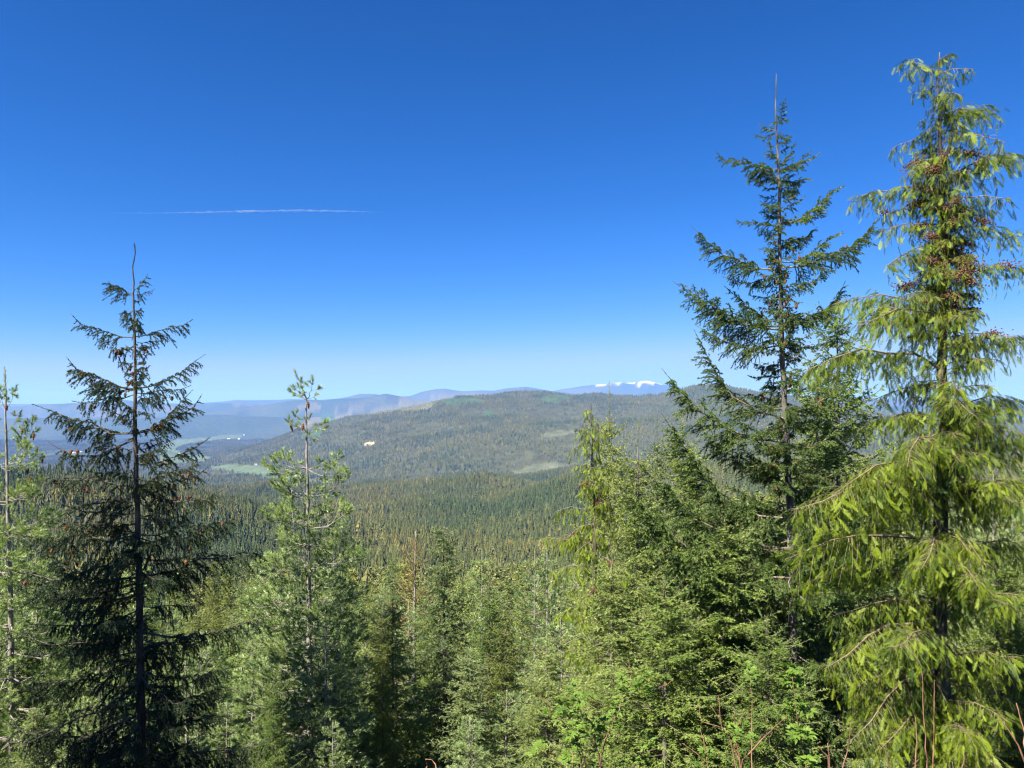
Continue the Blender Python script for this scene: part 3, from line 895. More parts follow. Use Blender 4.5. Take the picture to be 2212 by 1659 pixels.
# ------- the tall fir on the right
Z5 = lambda p: (1426 + p[0] * 0.3968, 110 + p[1] * 0.3968)
Z4 = lambda p: (1097 + p[0] / 3, 768 + p[1] / 3)
Z6 = lambda p: (1481 + p[0] * 0.3307, 713 + p[1] * 0.3307)
trunkR = [Z5(p) for p in [(632, 130), (628, 300), (632, 430), (640, 560), (650, 800), (650, 1000), (655, 1200), (660, 1400), (665, 1659)]] + [(1695, 870), (1700, 960), (1706, 1100), (1710, 1250), (1714, 1500)]
br = B(Z5, [(420, 682, 258), (440, 540, 395), (455, 508, 455), (470, 718, 462), (500, 715, 470), (650, 300, 550), (600, 588, 485), (640, 740, 490), (665, 825, 542), (655, 870, 555), (690, 500, 700), (690, 825, 695), (740, 760, 740), (640, 460, 640),
            (940, 1000, 733), (955, 405, 912), (1030, 855, 957), (1190, 175, 958), (1180, 1195, 895), (1150, 995, 980), (1290, 940, 1180), (1230, 335, 1228), (1500, 70, 1255), (1520, 125, 1268), (1480, 350, 1280), (1450, 960, 1380), (1500, 1010, 1250),
            (830, 545, 820), (870, 790, 790), (900, 560, 880), (1090, 560, 1105), (1060, 770, 1050), (1340, 560, 1370), (1340, 780, 1370), (1560, 480, 1620), (1560, 880, 1600), (1400, 570, 1420), (1430, 790, 1430), (1600, 190, 1490)], seed=9)
br += [(1186 + a, x, y, d) for a, x, y, d in []]
br += [(905, 1500, 714, 0), (955, 1430, 797, -0.3), (1120, 1430, 895, -0.4), (1020, 1517, 928, 0.3), (1186, 1410, 1015, -0.5), (1060, 1600, 950, 0.2), (1250, 1340, 1050, -0.8), (1300, 1430, 1180, -0.9), (1380, 1400, 1290, -0.8),
       (900, 1830, 800, 0.2), (980, 1850, 900, 0.3), (1060, 1840, 1000, -0.3), (1150, 1860, 1090, -0.4), (880, 1600, 850, 0.2), (930, 1590, 905, -0.3), (1000, 1560, 985, 0), (1260, 1820, 1230, -0.5), (1350, 1830, 1330, -0.6), (1420, 1560, 1400, -0.7), (1470, 1840, 1460, -0.6), (1200, 1520, 1110, 0.3), (1450, 1460, 1420, -0.6)]
spR = dict(lod=0, gap=0.040, ll=0.22, lat2=5, lat3=0, dens=420, nl=0.032, nw=0.009, droop=0.45, tilt=0.5, t0=0.12, tb=0.1, thick=0.009, flat=0.25, t1=0.90)
matR = (M['bark'], M['twig'], M['fir'])
bankR = Bank([0.25, 0.55, 1.1, 2.2], 3, fir_maker(spR, matR), 62)
hero_fir('fir_tree', trunkR, 13.0, 0.10, br,
         [(270, 330, 6, 0.12, 0.25, 0.7, 0.4, 1.0), (330, 450, 22, 0.22, 0.45, 0.4, 0.2, 1.0), (450, 700, 60, 0.3, 0.5, 0.15, 0.05, 0.8), (700, 1050, 64, 0.45, 0.95, 0.1, 0.05, 0.6), (1050, 1650, 60, 1.1, 1.9, 0.12, 0.0, 0.5)],
         'tallest fir on the right with a long bare spire and wide upswept boughs', 22, bankR, matR, cones=0.35, conez=(500, 1100))

# ------- cedar: flat sprays hanging in curtains
def frond_template(rng, n=10, sub=True):
    g = Geo(); V = []; Fs = []
    def blade(p0, d, l, w):
        s = np.array([-d[1], d[0]])
        i = len(V)
        for q in (p0 + s * w, p0 - s * w, p0 + d * l):
            V.append([q[0], q[1], 0])
        Fs.append([i, i + 1, i + 2])
    blade(np.array([0, 0.]), np.array([1., 0]), 1.0, 0.012)
    for side in (1, -1):
        for j in range(n):
            x = 0.08 + 0.9 * (j + 0.5 * (side > 0)) / n
            l = 0.25 * math.sin(math.pi * min(1, 0.16 + 0.84 * x)) ** 0.7 * rng.uniform(0.8, 1.15) + 0.03
            a = math.radians(rng.uniform(38, 52))
            d = np.array([math.cos(a), side * math.sin(a)])
            p0 = np.array([x, 0.])
            blade(p0, d, l * rng.uniform(0.75, 1.15), 0.018 if sub else 0.021)
            if sub:
                for s2 in (1, -1):
                    for kk in range(3):
                        u = 0.2 + 0.24 * kk
                        a2 = a + s2 * side * math.radians(38)
                        d2 = np.array([math.cos(a2), side * math.sin(a2)])
                        blade(p0 + d * l * u, d2, l * 0.38 * (1 - 0.25 * kk), 0.016)
    V = np.array(V)
    V[:, 2] = -0.16 * V[:, 0] ** 2 - 0.5 * V[:, 1] ** 2 * rng.uniform(0.3, 1) + rng.normal(0, 0.006, len(V))
    return V, np.array(Fs)
FROND = [frond_template(np.random.RandomState(60 + k), 11, k == 0) for k in range(4)]
FROND_LOW = [frond_template(np.random.RandomState(70 + k), 8, False) for k in range(4)]

def add_fronds(g, pos, D, size, rng, temps):
    """pos, D (M,3), size (M,)"""
    M_ = len(pos)
    if M_ == 0: return
    k = rng.randint(0, len(temps), M_)
    D = norm(D)
    Nn = rng.normal(size=(M_, 3)); Nn[:, 2] *= 0.35
    S = norm(np.cross(D, Nn)); Nn = norm(np.cross(S, D))
    tint = rng.rand(M_)
    for j, (V, Fq) in enumerate(temps):
        s = k == j
        if not s.any(): continue
        n = s.sum()
        P = pos[s][:, None, :] + size[s][:, None, None] * (V[None, :, 0:1] * D[s][:, None, :] + V[None, :, 1:2] * S[s][:, None, :] + V[None, :, 2:3] * Nn[s][:, None, :])
        FF = (Fq[None] + (np.arange(n) * len(V))[:, None, None]).reshape(-1, 3)
        g.add(P.reshape(-1, 3), FF, np.repeat(tint[s], len(V)))

def cedar_bough(gw, gn, P, rng, hang=0.45, gap=0.05, size=0.24, temps=FROND, dense=1.0, thick=0.010):
    """P (1,K,3): flat fans along spreading side twigs, with curtains hanging below"""
    L = float(poly_len(P)[0])
    tubes(gw, P, np.clip(np.array([L]) * thick, 0.004, 0.020), np.array([0.003]), 5)
    m = max(3, int(L / gap * 0.5 * dense))
    sdt = laterals(P, m, 0.12, 0.97, 58, lambda t: (0.30 - 0.12 * t) * min(1.0, 0.9 / L + 0.35), rng, droop=0.5, tilt=0.35, k=4, lmin=0.05)
    tubes(gw, sdt, np.full(len(sdt), 0.002), np.full(len(sdt), 0.001), 3)
    l = poly_len(sdt)
    cnt = np.maximum(2, (l / 0.055).astype(int))
    for q in range(int(cnt.max()) if len(cnt) else 0):
        sel = cnt > q
        tt = ((q + rng.rand(sel.sum())) / cnt[sel])[:, None]
        p, T = at(sdt[sel], tt); p = p[:, 0]; T = T[:, 0]
        side = norm(np.cross(T, [0, 0, 1.0])) * (1 if q % 2 else -1)
        D = T * 0.55 + side * 0.5 + np.array([0, 0, -0.6]) + rng.normal(0, 0.15, (len(p), 3))
        add_fronds(gn, p, D, size * rng.uniform(0.55, 1.0, len(p)), rng, temps)
    # curtains
    m = max(2, int(L / gap * 0.4 * dense))
    T0 = laterals(P, m, 0.1, 0.97, 70, lambda t: (hang / L) * (1.05 - 0.55 * t), rng, droop=0, tilt=0.5, k=4)
    l = poly_len(T0); s_ = np.linspace(0, 1, 4)
    start = T0[:, :1]; dr = norm(T0[:, -1] - T0[:, 0])[:, None]
    T1 = start + dr * l[:, None, None] * np.minimum(s_, 0.25 + 0.2 * s_)[None, :, None]
    T1[..., 2] -= l[:, None] * (s_ ** 1.4)[None, :]
    tubes(gw, T1, np.full(len(T1), 0.002), np.full(len(T1), 0.001), 3)
    cnt = np.maximum(2, (l / 0.06).astype(int))
    for q in range(int(cnt.max()) if len(cnt) else 0):
        sel = cnt > q
        tt = ((q + rng.rand(sel.sum())) / cnt[sel])[:, None]
        p, T = at(T1[sel], tt); p = p[:, 0]; T = T[:, 0]
        side = norm(rng.normal(size=(len(p), 3)) * [1, 1, 0.2])
        D = T * 0.4 + side * 0.33 + np.array([0, 0, -0.75])
        add_fronds(gn, p, D, size * rng.uniform(0.5, 0.95, len(p)), rng, temps)

def hero_cedar(name, trunk, Y_, base_r, boughs, fills, label, seed, mats, clusters=40, cy=(300, 900), group=None, size=0.24, hang=0.45, gap=0.05, temps=FROND, dense=1.0, joined=False, cat='cedar tree', bank=None):
    rng = np.random.RandomState(seed)
    root = hero_root(name, trunk[-1][0], Y_, label, cat, group)
    O = np.array(root.location)
    tp = [W(x, y, Y_) for x, y in trunk]
    foot = np.array([tp[-1][0], Y_, O[2] - 0.2])
    if tp[-1][2] > foot[2] + 0.5: tp.append(foot)
    tp = np.array(tp); ztop = tp[0, 2]; H = ztop - foot[2]
    rad = 0.006 + base_r * ((ztop - tp[:, 2]) / H) ** 0.9
    g = Geo(); bare_tube(g, tp - O, rad, 10, 0.01, rng)
    part('trunk', g.mesh('trunk', [mats[0]], smooth=True), root)
    def trunk_at(y):
        z = CZ + (HY - y) / F * Y_
        return np.array([np.interp(z, tp[:, 2][::-1], tp[:, 0][::-1]), Y_, z])
    spots = []
    allb = []
    for (y0, x1, y1, dy) in boughs:
        allb.append((trunk_at(y0), W(x1, y1, Y_ + dy)))
    for (y0, y1, n, l0, l1, rise, fb) in fills:
        for i in range(n):
            f = (i + rng.rand()) / n
            a = trunk_at(y0 + (y1 - y0) * f); L = (l0 + (l1 - l0) * f) * rng.uniform(0.6, 1.15)
            th = rng.uniform(0, 2 * np.pi) if rng.rand() < fb else rng.choice([-1, 1]) * np.pi / 2 + rng.normal(0, 0.5)
            allb.append((a, a + np.array([math.cos(th) * L, math.sin(th) * L, (rise + rng.normal(0, 0.15)) * L])))
    GW, GN = Geo(), Geo()
    for a, b in allb:
        L = np.linalg.norm(b - a)
        P = curve(a, b, -0.10 * L * rng.uniform(0.2, 1.4), 6, 0)
        P[1:-1] += rng.normal(0, 0.015 * L, (4, 3))
        if bank is not None:
            bank.place(root, a, b, rng, roll=0.2)
        else:
            cedar_bough(GW, GN, P[None] - O, rng, hang * min(1.0, 0.35 + 0.55 * L), gap, size * min(1, 0.6 + 0.3 * L), temps, dense)
        ya = HY - (a[2] - CZ) / Y_ * F
        if cy[0] < ya < cy[1]: spots.append((P, L))
    if joined:
        part('branches', GW.mesh('branches', [mats[1]]), root)
        part('crown', GN.mesh('crown', [mats[2]]), root)
    for i in range(clusters if spots else 0):  # seed cones too small to pick apart, one tuft at a time
        P, L = spots[rng.randint(len(spots))]
        q, T = at(P[None], np.array([[rng.uniform(0.35, 0.95)]]))
        cc = part('cone_cluster', CLUSTERS[rng.randint(4)], root, q[0, 0] - O + rng.normal(0, 0.012, 3) + [0, 0, rng.uniform(-0.05, 0.0)],
             (rng.normal(0, 0.3), rng.normal(0, 0.3), math.atan2(T[0, 0, 1], T[0, 0, 0])), rng.uniform(0.7, 1.2))
        cc['kind'] = 'stuff'
    return root

trunkC = [(2030, 113), (2025, 170), (2031, 270), (2033, 350), (2036, 467), (2039, 546), (2035, 665), (2037, 845), (2042, 978), (2031, 1143), (2026, 1262), (2033, 1400), (2040, 1659)]
bc = B(Z5, [(140, 1330, 45), (60, 1575, 20), (130, 1705, 100), (190, 1365, 230), (250, 1625, 240), (380, 1810, 340), (430, 1250, 540), (430, 1880, 500), (530, 1390, 560), (540, 1800, 590), (640, 1340, 670), (740, 1980, 570), (780, 1040, 810),
            (840, 1200, 900), (820, 1920, 810), (950, 1190, 980), (960, 1950, 1010), (1030, 1220, 1180), (1210, 1310, 1290), (1230, 1990, 1170), (1430, 940, 1380), (1470, 1080, 1500), (1560, 1930, 1560), (1340, 1330, 1330), (700, 1700, 660), (600, 1420, 620), (300, 1440, 330), (880, 1800, 900), (1120, 1700, 1150), (1100, 1400, 1140), (330, 1640, 400)], seed=12)
bc += [(800, 1732, 806, -0.2), (828, 1891, 862, 0.3), (1004, 1789, 1077, -0.4), (1047, 1709, 1103, -0.6), (1176, 1696, 1209, -0.5), (898, 2215, 872, 0.2), (1329, 1781, 1445, -0.7), (1425, 1838, 1600, -0.9),
       (760, 2240, 740, 0), (980, 2260, 960, 0.2), (1100, 2250, 1090, -0.4), (1200, 2270, 1190, -0.6), (1330, 2240, 1290, -0.8), (1420, 2200, 1420, -1.0), (1300, 1800, 1330, -0.3), (1480, 1830, 1500, -0.5), (900, 1850, 930, 0.2), (1110, 1850, 1150, 0.3),
       (1250, 1730, 1270, 0.2), (1520, 2180, 1560, -0.9), (1060, 2160, 1040, -1.0), (1230, 2110, 1260, -1.1), (960, 1960, 1010, -1.1), (1380, 1930, 1400, -1.2), (1560, 1900, 1620, -1.0), (1590, 2100, 1600, -1.2), (1180, 1990, 1230, -1.2), (680, 1900, 700, 0.3), (860, 2110, 900, -0.9)]
M['cedar_twig'] = bark('cedar_twig_bark', (0.09, 0.07, 0.04), (0.22, 0.18, 0.12), 25)
def cedar_maker(P, L, rng):
    gw, gn = Geo(), Geo()
    P = P * [1, 1, -1]     # boughs arch upwards
    cedar_bough(gw, gn, P[None], rng, 0.50 * min(1.0, 0.3 + 0.5 * L), 0.019, 0.175 * min(1, 0.65 + 0.25 * L), FROND, 1.0)
    return gw.mesh('branch', [M['cedar_twig']]), ('spray', gn.mesh('spray', [M['cedar']]))
bankC = Bank([0.28, 0.6, 1.1, 1.8], 3, cedar_maker, 63)
hero_cedar('cedar_tree', trunkC, 9.0, 0.125, bc,
           [(150, 420, 46, 0.12, 0.42, 0.0, 0.8), (420, 720, 80, 0.3, 0.55, 0.05, 0.7), (720, 1100, 46, 0.5, 1.1, 0.05, 0.6), (1100, 1700, 40, 0.8, 1.5, -0.05, 0.5)],
           'bright yellow-green cedar at the right edge with drooping sprays and brown cone clusters', 31, (M['dark_bark'], M['twig'], M['cedar']), clusters=85, cy=(300, 760), bank=bankC)

# ------- white pines with long soft needles
def pine_boughs(gw, gn, P, rng, nl=0.10, nw=0.014, dens=300, lat=5, lod=0):
    L = poly_len(P)
    tubes(gw, P, np.clip(L * 0.012, 0.004, 0.02), np.full(len(P), 0.003), 5 if lod == 0 else 3)
    l1 = laterals(P, lat, 0.35, 0.97, 48, lambda t: 0.42 * (1.05 - t) + 0.10, rng, droop=-0.35, tilt=0.6, k=4, lmin=0.05)
    tubes(gw, l1, np.clip(poly_len(l1) * 0.012, 0.002, 0.008), np.full(len(l1), 0.002), 3)
    l2 = laterals(l1, 2, 0.3, 0.9, 45, lambda t: 0.5 * (1.0 - t) + 0.15, rng, droop=-0.3, tilt=0.7, k=3, lmin=0.05)
    tubes(gw, l2, np.full(len(l2), 0.003), np.full(len(l2), 0.002), 3)
    for q in (l1, l2):
        needles(gn, q, dens, nl, nw, 42, rng, t0=0.45, t1=1.0, flat=0.0, droop=0.25, dens_pow=0.6)
    needles(gn, P, dens * 0.9, nl, nw, 42, rng, t0=0.82, t1=1.0, flat=0.0, droop=0.2, dens_pow=0.7)

def pine_maker(P, L, rng):
    gw, gn = Geo(), Geo()
    pine_boughs(gw, gn, P[None], rng, lat=max(3, int(L / 0.10)), nl=0.095, nw=0.0085, dens=480)
    return gw.mesh('branch', [M['pale_bark']]), ('needles', gn.mesh('needles', [M['pine']]))
bankP = Bank([0.3, 0.6, 1.0, 1.6], 3, pine_maker, 64)
def hero_pine(name, trunk, Y_, base_r, boughs, whorls, label, seed, cones=()):
    rng = np.random.RandomState(seed)
    root = hero_root(name, trunk[-1][0], Y_, label, 'pine tree')
    O = np.array(root.location)
    tp = [W(x, y, Y_) for x, y in trunk]
    foot = np.array([tp[-1][0], Y_, O[2] - 0.2])
    if tp[-1][2] > foot[2] + 0.5: tp.append(foot)
    tp = np.array(tp); ztop = tp[0, 2]; H = ztop - foot[2]
    rad = 0.007 + base_r * ((ztop - tp[:, 2]) / H) ** 0.8
    g = Geo(); bare_tube(g, tp - O, rad, 9, 0.008, rng)
    part('trunk', g.mesh('trunk', [M['pale_bark']], smooth=True), root)
    def trunk_at(y):
        z = CZ + (HY - y) / F * Y_
        return np.array([np.interp(z, tp[:, 2][::-1], tp[:, 0][::-1]), Y_, z])
    def one(P, **kw): bankP.place(root, P[0], P[-1], rng, roll=0.2)
    # leading shoot
    lead = np.array([tp[0], tp[0] * 0.5 + tp[1] * 0.5, tp[1]])[::-1]
    gn = Geo(); needles(gn, (lead - O)[None], 300, 0.09, 0.009, 38, rng, flat=0.0)
    part('needles', gn.mesh('needles', [M['pine']]), root)
    for (y0, x1, y1, dy) in boughs:
        a = trunk_at(y0); b = W(x1, y1, Y_ + dy); L = np.linalg.norm(b - a)
        one(curve(a, b, 0.10 * L, 6), lat=max(2, int(L / 0.13)))
    for (y, n, L0, rise) in whorls:
        a = trunk_at(y)
        for i in range(n):
            th = 2 * np.pi * (i + rng.rand() * 0.8) / n
            L = L0 * rng.uniform(0.7, 1.15)
            b = a + np.array([math.cos(th) * L, math.sin(th) * L, rise * L * rng.uniform(0.6, 1.3)])
            one(curve(a + rng.normal(0, 0.02, 3) * [0, 0, 3], b, 0.08 * L, 6), lat=max(2, int(L / 0.12)))
    for (x, y, dy) in cones:
        part('cone', PINE_CONE, root, W(x, y, Y_ + dy) - O, (rng.normal(0, 0.15), rng.normal(0, 0.15), 0))
    return root

Zp = lambda p: (548.6 + p[0] * 500 / 1382 * 0.5486, 768 + p[1] * 500 / 1382 * 0.5486)   # close-up of the pine
trunkP = [Zp(p) for p in [(435, 160), (500, 290), (572, 470), (568, 640), (572, 900), (578, 1200), (585, 1500), (590, 1659)]] + [(665, 1140), (667, 1300), (669, 1450), (672, 1660)]
bp_ = B(Zp, [(480, 385, 380), (480, 440, 340), (480, 640, 280), (480, 700, 420), (470, 520, 250), (835, 400, 740), (835, 350, 700), (830, 425, 620), (830, 775, 710), (835, 670, 900), (820, 600, 680),
             (1225, 90, 1170), (1225, 240, 1070), (1230, 380, 1110), (1225, 960, 1100), (1235, 1000, 1230), (1225, 790, 1170), (1230, 190, 1290), (1300, 460, 1280),
             (1530, 180, 1370), (1530, 340, 1320), (1530, 1000, 1290), (1530, 470, 1300), (1530, 700, 1430), (1530, 760, 1420), (1535, 240, 1420)], seed=15)
hero_pine('pine_tree', trunkP, 15.5, 0.075, bp_,
          [(1075, 3, 0.5, 0.3), (1130, 9, 0.95, 0.3), (1180, 7, 0.9, 0.25), (1225, 10, 1.1, 0.22), (1265, 8, 0.9, 0.2), (1310, 11, 1.2, 0.15), (1350, 9, 1.1, 0.15), (1395, 12, 1.3, 0.12), (1440, 9, 1.2, 0.1), (1485, 12, 1.4, 0.1), (1530, 10, 1.3, 0.1), (1580, 12, 1.5, 0.08), (1640, 12, 1.6, 0.05)],
          'slim pine left of centre with a forked needle tuft on top and a pale trunk', 41,
          cones=[Zp((590, 500)) + (-0.05,), Zp((395, 755)) + (-0.1,), Zp((535, 740)) + (-0.1,)])
trunkQ = [(10, 796), (13, 860), (12, 900), (14, 960), (16, 1040), (18, 1150), (22, 1250), (24, 1420), (26, 1660)]
bq = [(885, 35, 835, 0), (885, 0, 850, -.3), (885, -15, 840, .3), (935, 45, 890, 0), (935, -25, 900, 0), (1000, 70, 905, 0.2), (1010, 95, 985, 0), (1010, 60, 960, -.4), (1075, 90, 1030, 0), (1075, -20, 1030, 0), (1080, 60, 1055, -.4), (1140, 110, 1100, 0.2), (1140, 80, 1150, -.5)]
hero_pine('pine_tree', trunkQ, 16.0, 0.08, bq,
          [(1010, 4, 0.6, 0.35), (1085, 6, 0.8, 0.3), (1150, 8, 1.0, 0.2), (1200, 8, 1.1, 0.2), (1250, 10, 1.2, 0.15), (1300, 8, 1.2, 0.15), (1350, 10, 1.4, 0.12), (1410, 10, 1.5, 0.1), (1470, 10, 1.6, 0.06), (1530, 10, 1.6, 0.06), (1600, 11, 1.7, 0.05)],
          'pale-barked pine cut by the left edge of the view, cones hanging near its tip', 42,
          cones=[(13, 872, -.05), (48, 925, 0), (72, 935, 0), (90, 985, 0), (60, 1010, -.1), (65, 1030, 0.1)])

# ---------------------------------------------------------------- kinds of whole trees for the thicket (built once, copied)
def kind_fir(seed, H, R, lod, mats, spire=0.08, upswept=0.2):
    """returns {part: mesh} for a fir of height H"""
    rng = np.random.RandomState(seed)
    gt, gw, gn = Geo(), Geo(), Geo()
    n = 7
    zs = np.linspace(-0.3, H, n)
    wob = np.cumsum(rng.normal(0, 0.012 * H / 8, (n, 2)), axis=0)
    tp = np.stack([wob[:, 0], wob[:, 1], zs], -1)
    bare_tube(gt, tp[::-1], (0.0035 + 0.0085 * H * (1 - np.linspace(0, 1, n)) ** 0.9)[::-1], 8 if lod < 2 else 5, 0, rng)
    gap = (0.26, 0.34, 0.7)[lod]; per = (6, 5, 6)[lod]
    A, Bv = [], []
    z = H * 0.10
    top = H * (1 - spire)
    while z < top:
        t = z / H
        for i in range(per):
            th = rng.uniform(0, 2 * np.pi)
            L = R * (1 - t) ** 0.72 * (0.35 + 0.65 * min(1, t * 5)) * rng.uniform(0.65, 1.15) + 0.10
            rise = upswept + 0.55 * t ** 3 - 0.12 * (1 - t) + rng.normal(0, 0.1)
            a = np.array([np.interp(z, zs, tp[:, 0]), np.interp(z, zs, tp[:, 1]), z + rng.uniform(-0.5, 0.5) * gap])
            A.append(a); Bv.append(a + [math.cos(th) * L, math.sin(th) * L, rise * L])
            if lod < 2 and i % 2 == 0:   # short shoots between the whorls
                th = rng.uniform(0, 2 * np.pi); l = min(0.28, 0.4 * L)
                a2 = a + [0, 0, rng.uniform(0, gap)]
                A.append(a2); Bv.append(a2 + [math.cos(th) * l, math.sin(th) * l, 0.05 * l])
        z += gap * (1 - 0.35 * t)
    A = np.array(A); Bv = np.array(Bv)
    s = np.linspace(0, 1, KP)[None, :, None]
    P = A[:, None] + (Bv - A)[:, None] * s
    L = np.linalg.norm(Bv - A, axis=1)
    P[..., 2] -= (0.10 * L * rng.uniform(0.2, 1.8, len(L)))[:, None] * (4 * s * (1 - s))[0, :, 0][None]
    if lod == 0:
        sp = dict(lod=1, lat=10, ll=0.34, lat2=4, dens=150, nl=0.040, nw=0.015, droop=0.35, tilt=0.45, thick=0.008, t0=0.05, twigwood=False)
    elif lod == 1:
        sp = dict(lod=1, lat=9, ll=0.38, lat2=3, dens=60, nl=0.06, nw=0.026, droop=0.3, tilt=0.5, thick=0.009, t0=0.05, twigwood=False)
    else:
        sp = dict(lod=1, lat=6, ll=0.45, lat2=0, dens=6, nl=0.34, nw=0.17, droop=0.3, tilt=0.5, thick=0.012, t0=0.1, twigwood=False)
    short = L < 0.32
    fir_boughs(gw, gn, P[~short], rng, sp)
    sp2 = dict(sp); sp2['lat'] = 4 if lod < 2 else 2; sp2['lat2'] = 0
    if short.any(): fir_boughs(gw, gn, P[short], rng, sp2)
    # the leading shoot
    lead = tp[-2:] * np.array([[1, 1, 1]]); lead = np.array([tp[-1] * (1 - f) + tp[-2] * f for f in (0.35, 0.15, 0.0)])
    needles(gn, lead[None], (220, 90, 10)[lod], (0.035, 0.06, 0.25)[lod], (0.013, 0.025, 0.08)[lod], 50, rng, flat=0)
    out = {'trunk': gt.mesh('trunk', [mats[0]], smooth=True), 'crown': gn.mesh('crown', [mats[2]])}
    if lod < 2: out['branches'] = gw.mesh('branches', [mats[1]])
    return out, H

def kind_pine(seed, H, R, lod):
    rng = np.random.RandomState(seed)
    gt, gw, gn = Geo(), Geo(), Geo()
    n = 6; zs = np.linspace(-0.3, H, n)
    wob = np.cumsum(rng.normal(0, 0.02, (n, 2)), axis=0)
    tp = np.stack([wob[:, 0], wob[:, 1], zs], -1)
    bare_tube(gt, tp[::-1], (0.008 + 0.008 * H * (1 - np.linspace(0, 1, n)) ** 0.85)[::-1], 8, 0, rng)
    A, Bv = [], []
    z = H * 0.15
    while z < H * 0.96:
        t = z / H
        for i in range(6):
            th = rng.uniform(0, 2 * np.pi); L = (R * (1 - t) ** 0.6 + 0.12) * rng.uniform(0.6, 1.1)
            rise = 0.15 + 0.5 * t ** 2 + rng.normal(0, 0.08)
            a = np.array([np.interp(z, zs, tp[:, 0]), np.interp(z, zs, tp[:, 1]), z + rng.normal(0, 0.05)])
            A.append(a); Bv.append(a + [math.cos(th) * L, math.sin(th) * L, rise * L])
        z += 0.46 * (1 - 0.3 * t) * (1 if lod == 0 else 1.3)
    A = np.array(A); Bv = np.array(Bv); L = np.linalg.norm(Bv - A, axis=1)
    s = np.linspace(0, 1, KP)[None, :, None]
    P = A[:, None] + (Bv - A)[:, None] * s
    P[..., 2] -= (0.10 * L)[:, None] * (4 * s * (1 - s))[0, :, 0][None]
    if lod == 0: pine_boughs(gw, gn, P, rng, nl=0.11, nw=0.016, dens=190, lat=7, lod=1)
    else: pine_boughs(gw, gn, P, rng, nl=0.13, nw=0.026, dens=110, lat=5, lod=1)
    lead = np.array([tp[-1] * (1 - f) + tp[-2] * f for f in (0.4, 0.2, 0.0)])
    needles(gn, lead[None], 120, 0.10, 0.014, 35, rng, flat=0)
    return {'trunk': gt.mesh('trunk', [M['pale_bark']], smooth=True), 'crown': gn.mesh('crown', [M['pine']]), 'branches': gw.mesh('branches', [M['pale_bark']])}, H

def kind_larch(seed, H, R):
    rng = np.random.RandomState(seed)
    gt, gw, gn = Geo(), Geo(), Geo()
    n = 6; zs = np.linspace(-0.3, H, n)
    tp = np.stack([np.cumsum(rng.normal(0, 0.02, n)), np.cumsum(rng.normal(0, 0.02, n)), zs], -1)
    bare_tube(gt, tp[::-1], (0.01 + 0.010 * H * (1 - np.linspace(0, 1, n)))[::-1], 7, 0, rng)
    A, Bv = [], []
    for i in range(150):
        t = 0.15 + 0.83 * i / 150
        th = rng.uniform(0, 2 * np.pi); L = (R * (1 - t) ** 0.7 + 0.1) * rng.uniform(0.5, 1.15)
        a = np.array([np.interp(t * H, zs, tp[:, 0]), np.interp(t * H, zs, tp[:, 1]), t * H])
        A.append(a); Bv.append(a + [math.cos(th) * L, math.sin(th) * L, L * rng.uniform(0.5, 1.2)])
    A = np.array(A); Bv = np.array(Bv); L = np.linalg.norm(Bv - A, axis=1)
    s = np.linspace(0, 1, KP)[None, :, None]
    P = A[:, None] + (Bv - A)[:, None] * s
    P[..., 2] -= (0.18 * L)[:, None] * (4 * s * (1 - s))[0, :, 0][None]
    tubes(gw, P, np.clip(L * 0.016, 0.008, 0.025), np.full(len(P), 0.005), 4)
    l1 = laterals(P, 7, 0.15, 0.95, 45, lambda t: 0.35 * (1.05 - t) + 0.05, rng, droop=-0.1, tilt=0.8)
    tubes(gw, l1, np.full(len(l1), 0.006), np.full(len(l1), 0.003), 3)
    for q in (P, l1): needles(gn, q, 26, 0.05, 0.028, 70, rng, flat=0)
    return {'trunk': gt.mesh('trunk', [M['pale_bark']], smooth=True), 'branches': gw.mesh('branches', [M['larch']]), 'crown': gn.mesh('crown', [M['larch']])}, H

M['thicket_blue'] = foliage('blue_green_needles', (0.070, 0.12, 0.045), (0.26, 0.31, 0.115), 0.22)
M['thicket_olive'] = foliage('olive_needles', (0.072, 0.105, 0.026), (0.24, 0.275, 0.06), 0.25)
M['mid_fir'] = foliage('mid_fir_needles', (0.060, 0.115, 0.026), (0.21, 0.275, 0.06), 0.27)
bk, tw = M['bark'], M['twig']
KF0 = [kind_fir(101, 9.0, 1.9, 0, (bk, tw, M['thicket'])), kind_fir(102, 9.0, 1.6, 0, (bk, tw, M['thicket_blue']), 0.06, 0.1),
       kind_fir(103, 8.5, 2.1, 0, (bk, tw, M['mid_fir']), 0.05, 0.25), kind_fir(104, 9.0, 1.5, 0, (bk, tw, M['thicket_olive']), 0.07, 0.05)]
KF1 = [kind_fir(111, 12.0, 2.3, 1, (bk, tw, M['thicket'])), kind_fir(112, 12.0, 1.9, 1, (bk, tw, M['thicket_olive']), 0.05, 0.05),
       kind_fir(113, 12.5, 2.5, 1, (bk, tw, M['thicket_blue'])), kind_fir(114, 11.0, 1.8, 1, (bk, tw, M['mid_fir']), 0.05, 0.0)]
KF2 = [kind_fir(121, 17.0, 2.9, 2, (bk, tw, M['woods'])), kind_fir(122, 17.0, 2.4, 2, (bk, tw, M['woods']), 0.04, 0.0),
       kind_fir(123, 16.0, 3.2, 2, (bk, tw, M['thicket_olive']), 0.04, 0.1)]
KP0 = [kind_pine(131, 8.5, 1.7, 0), kind_pine(132, 9.0, 1.4, 0)]
KP1 = [kind_pine(141, 11.0, 1.9, 1), kind_pine(142, 12.0, 2.1, 1)]
KL = kind_larch(151, 10.0, 1.6)

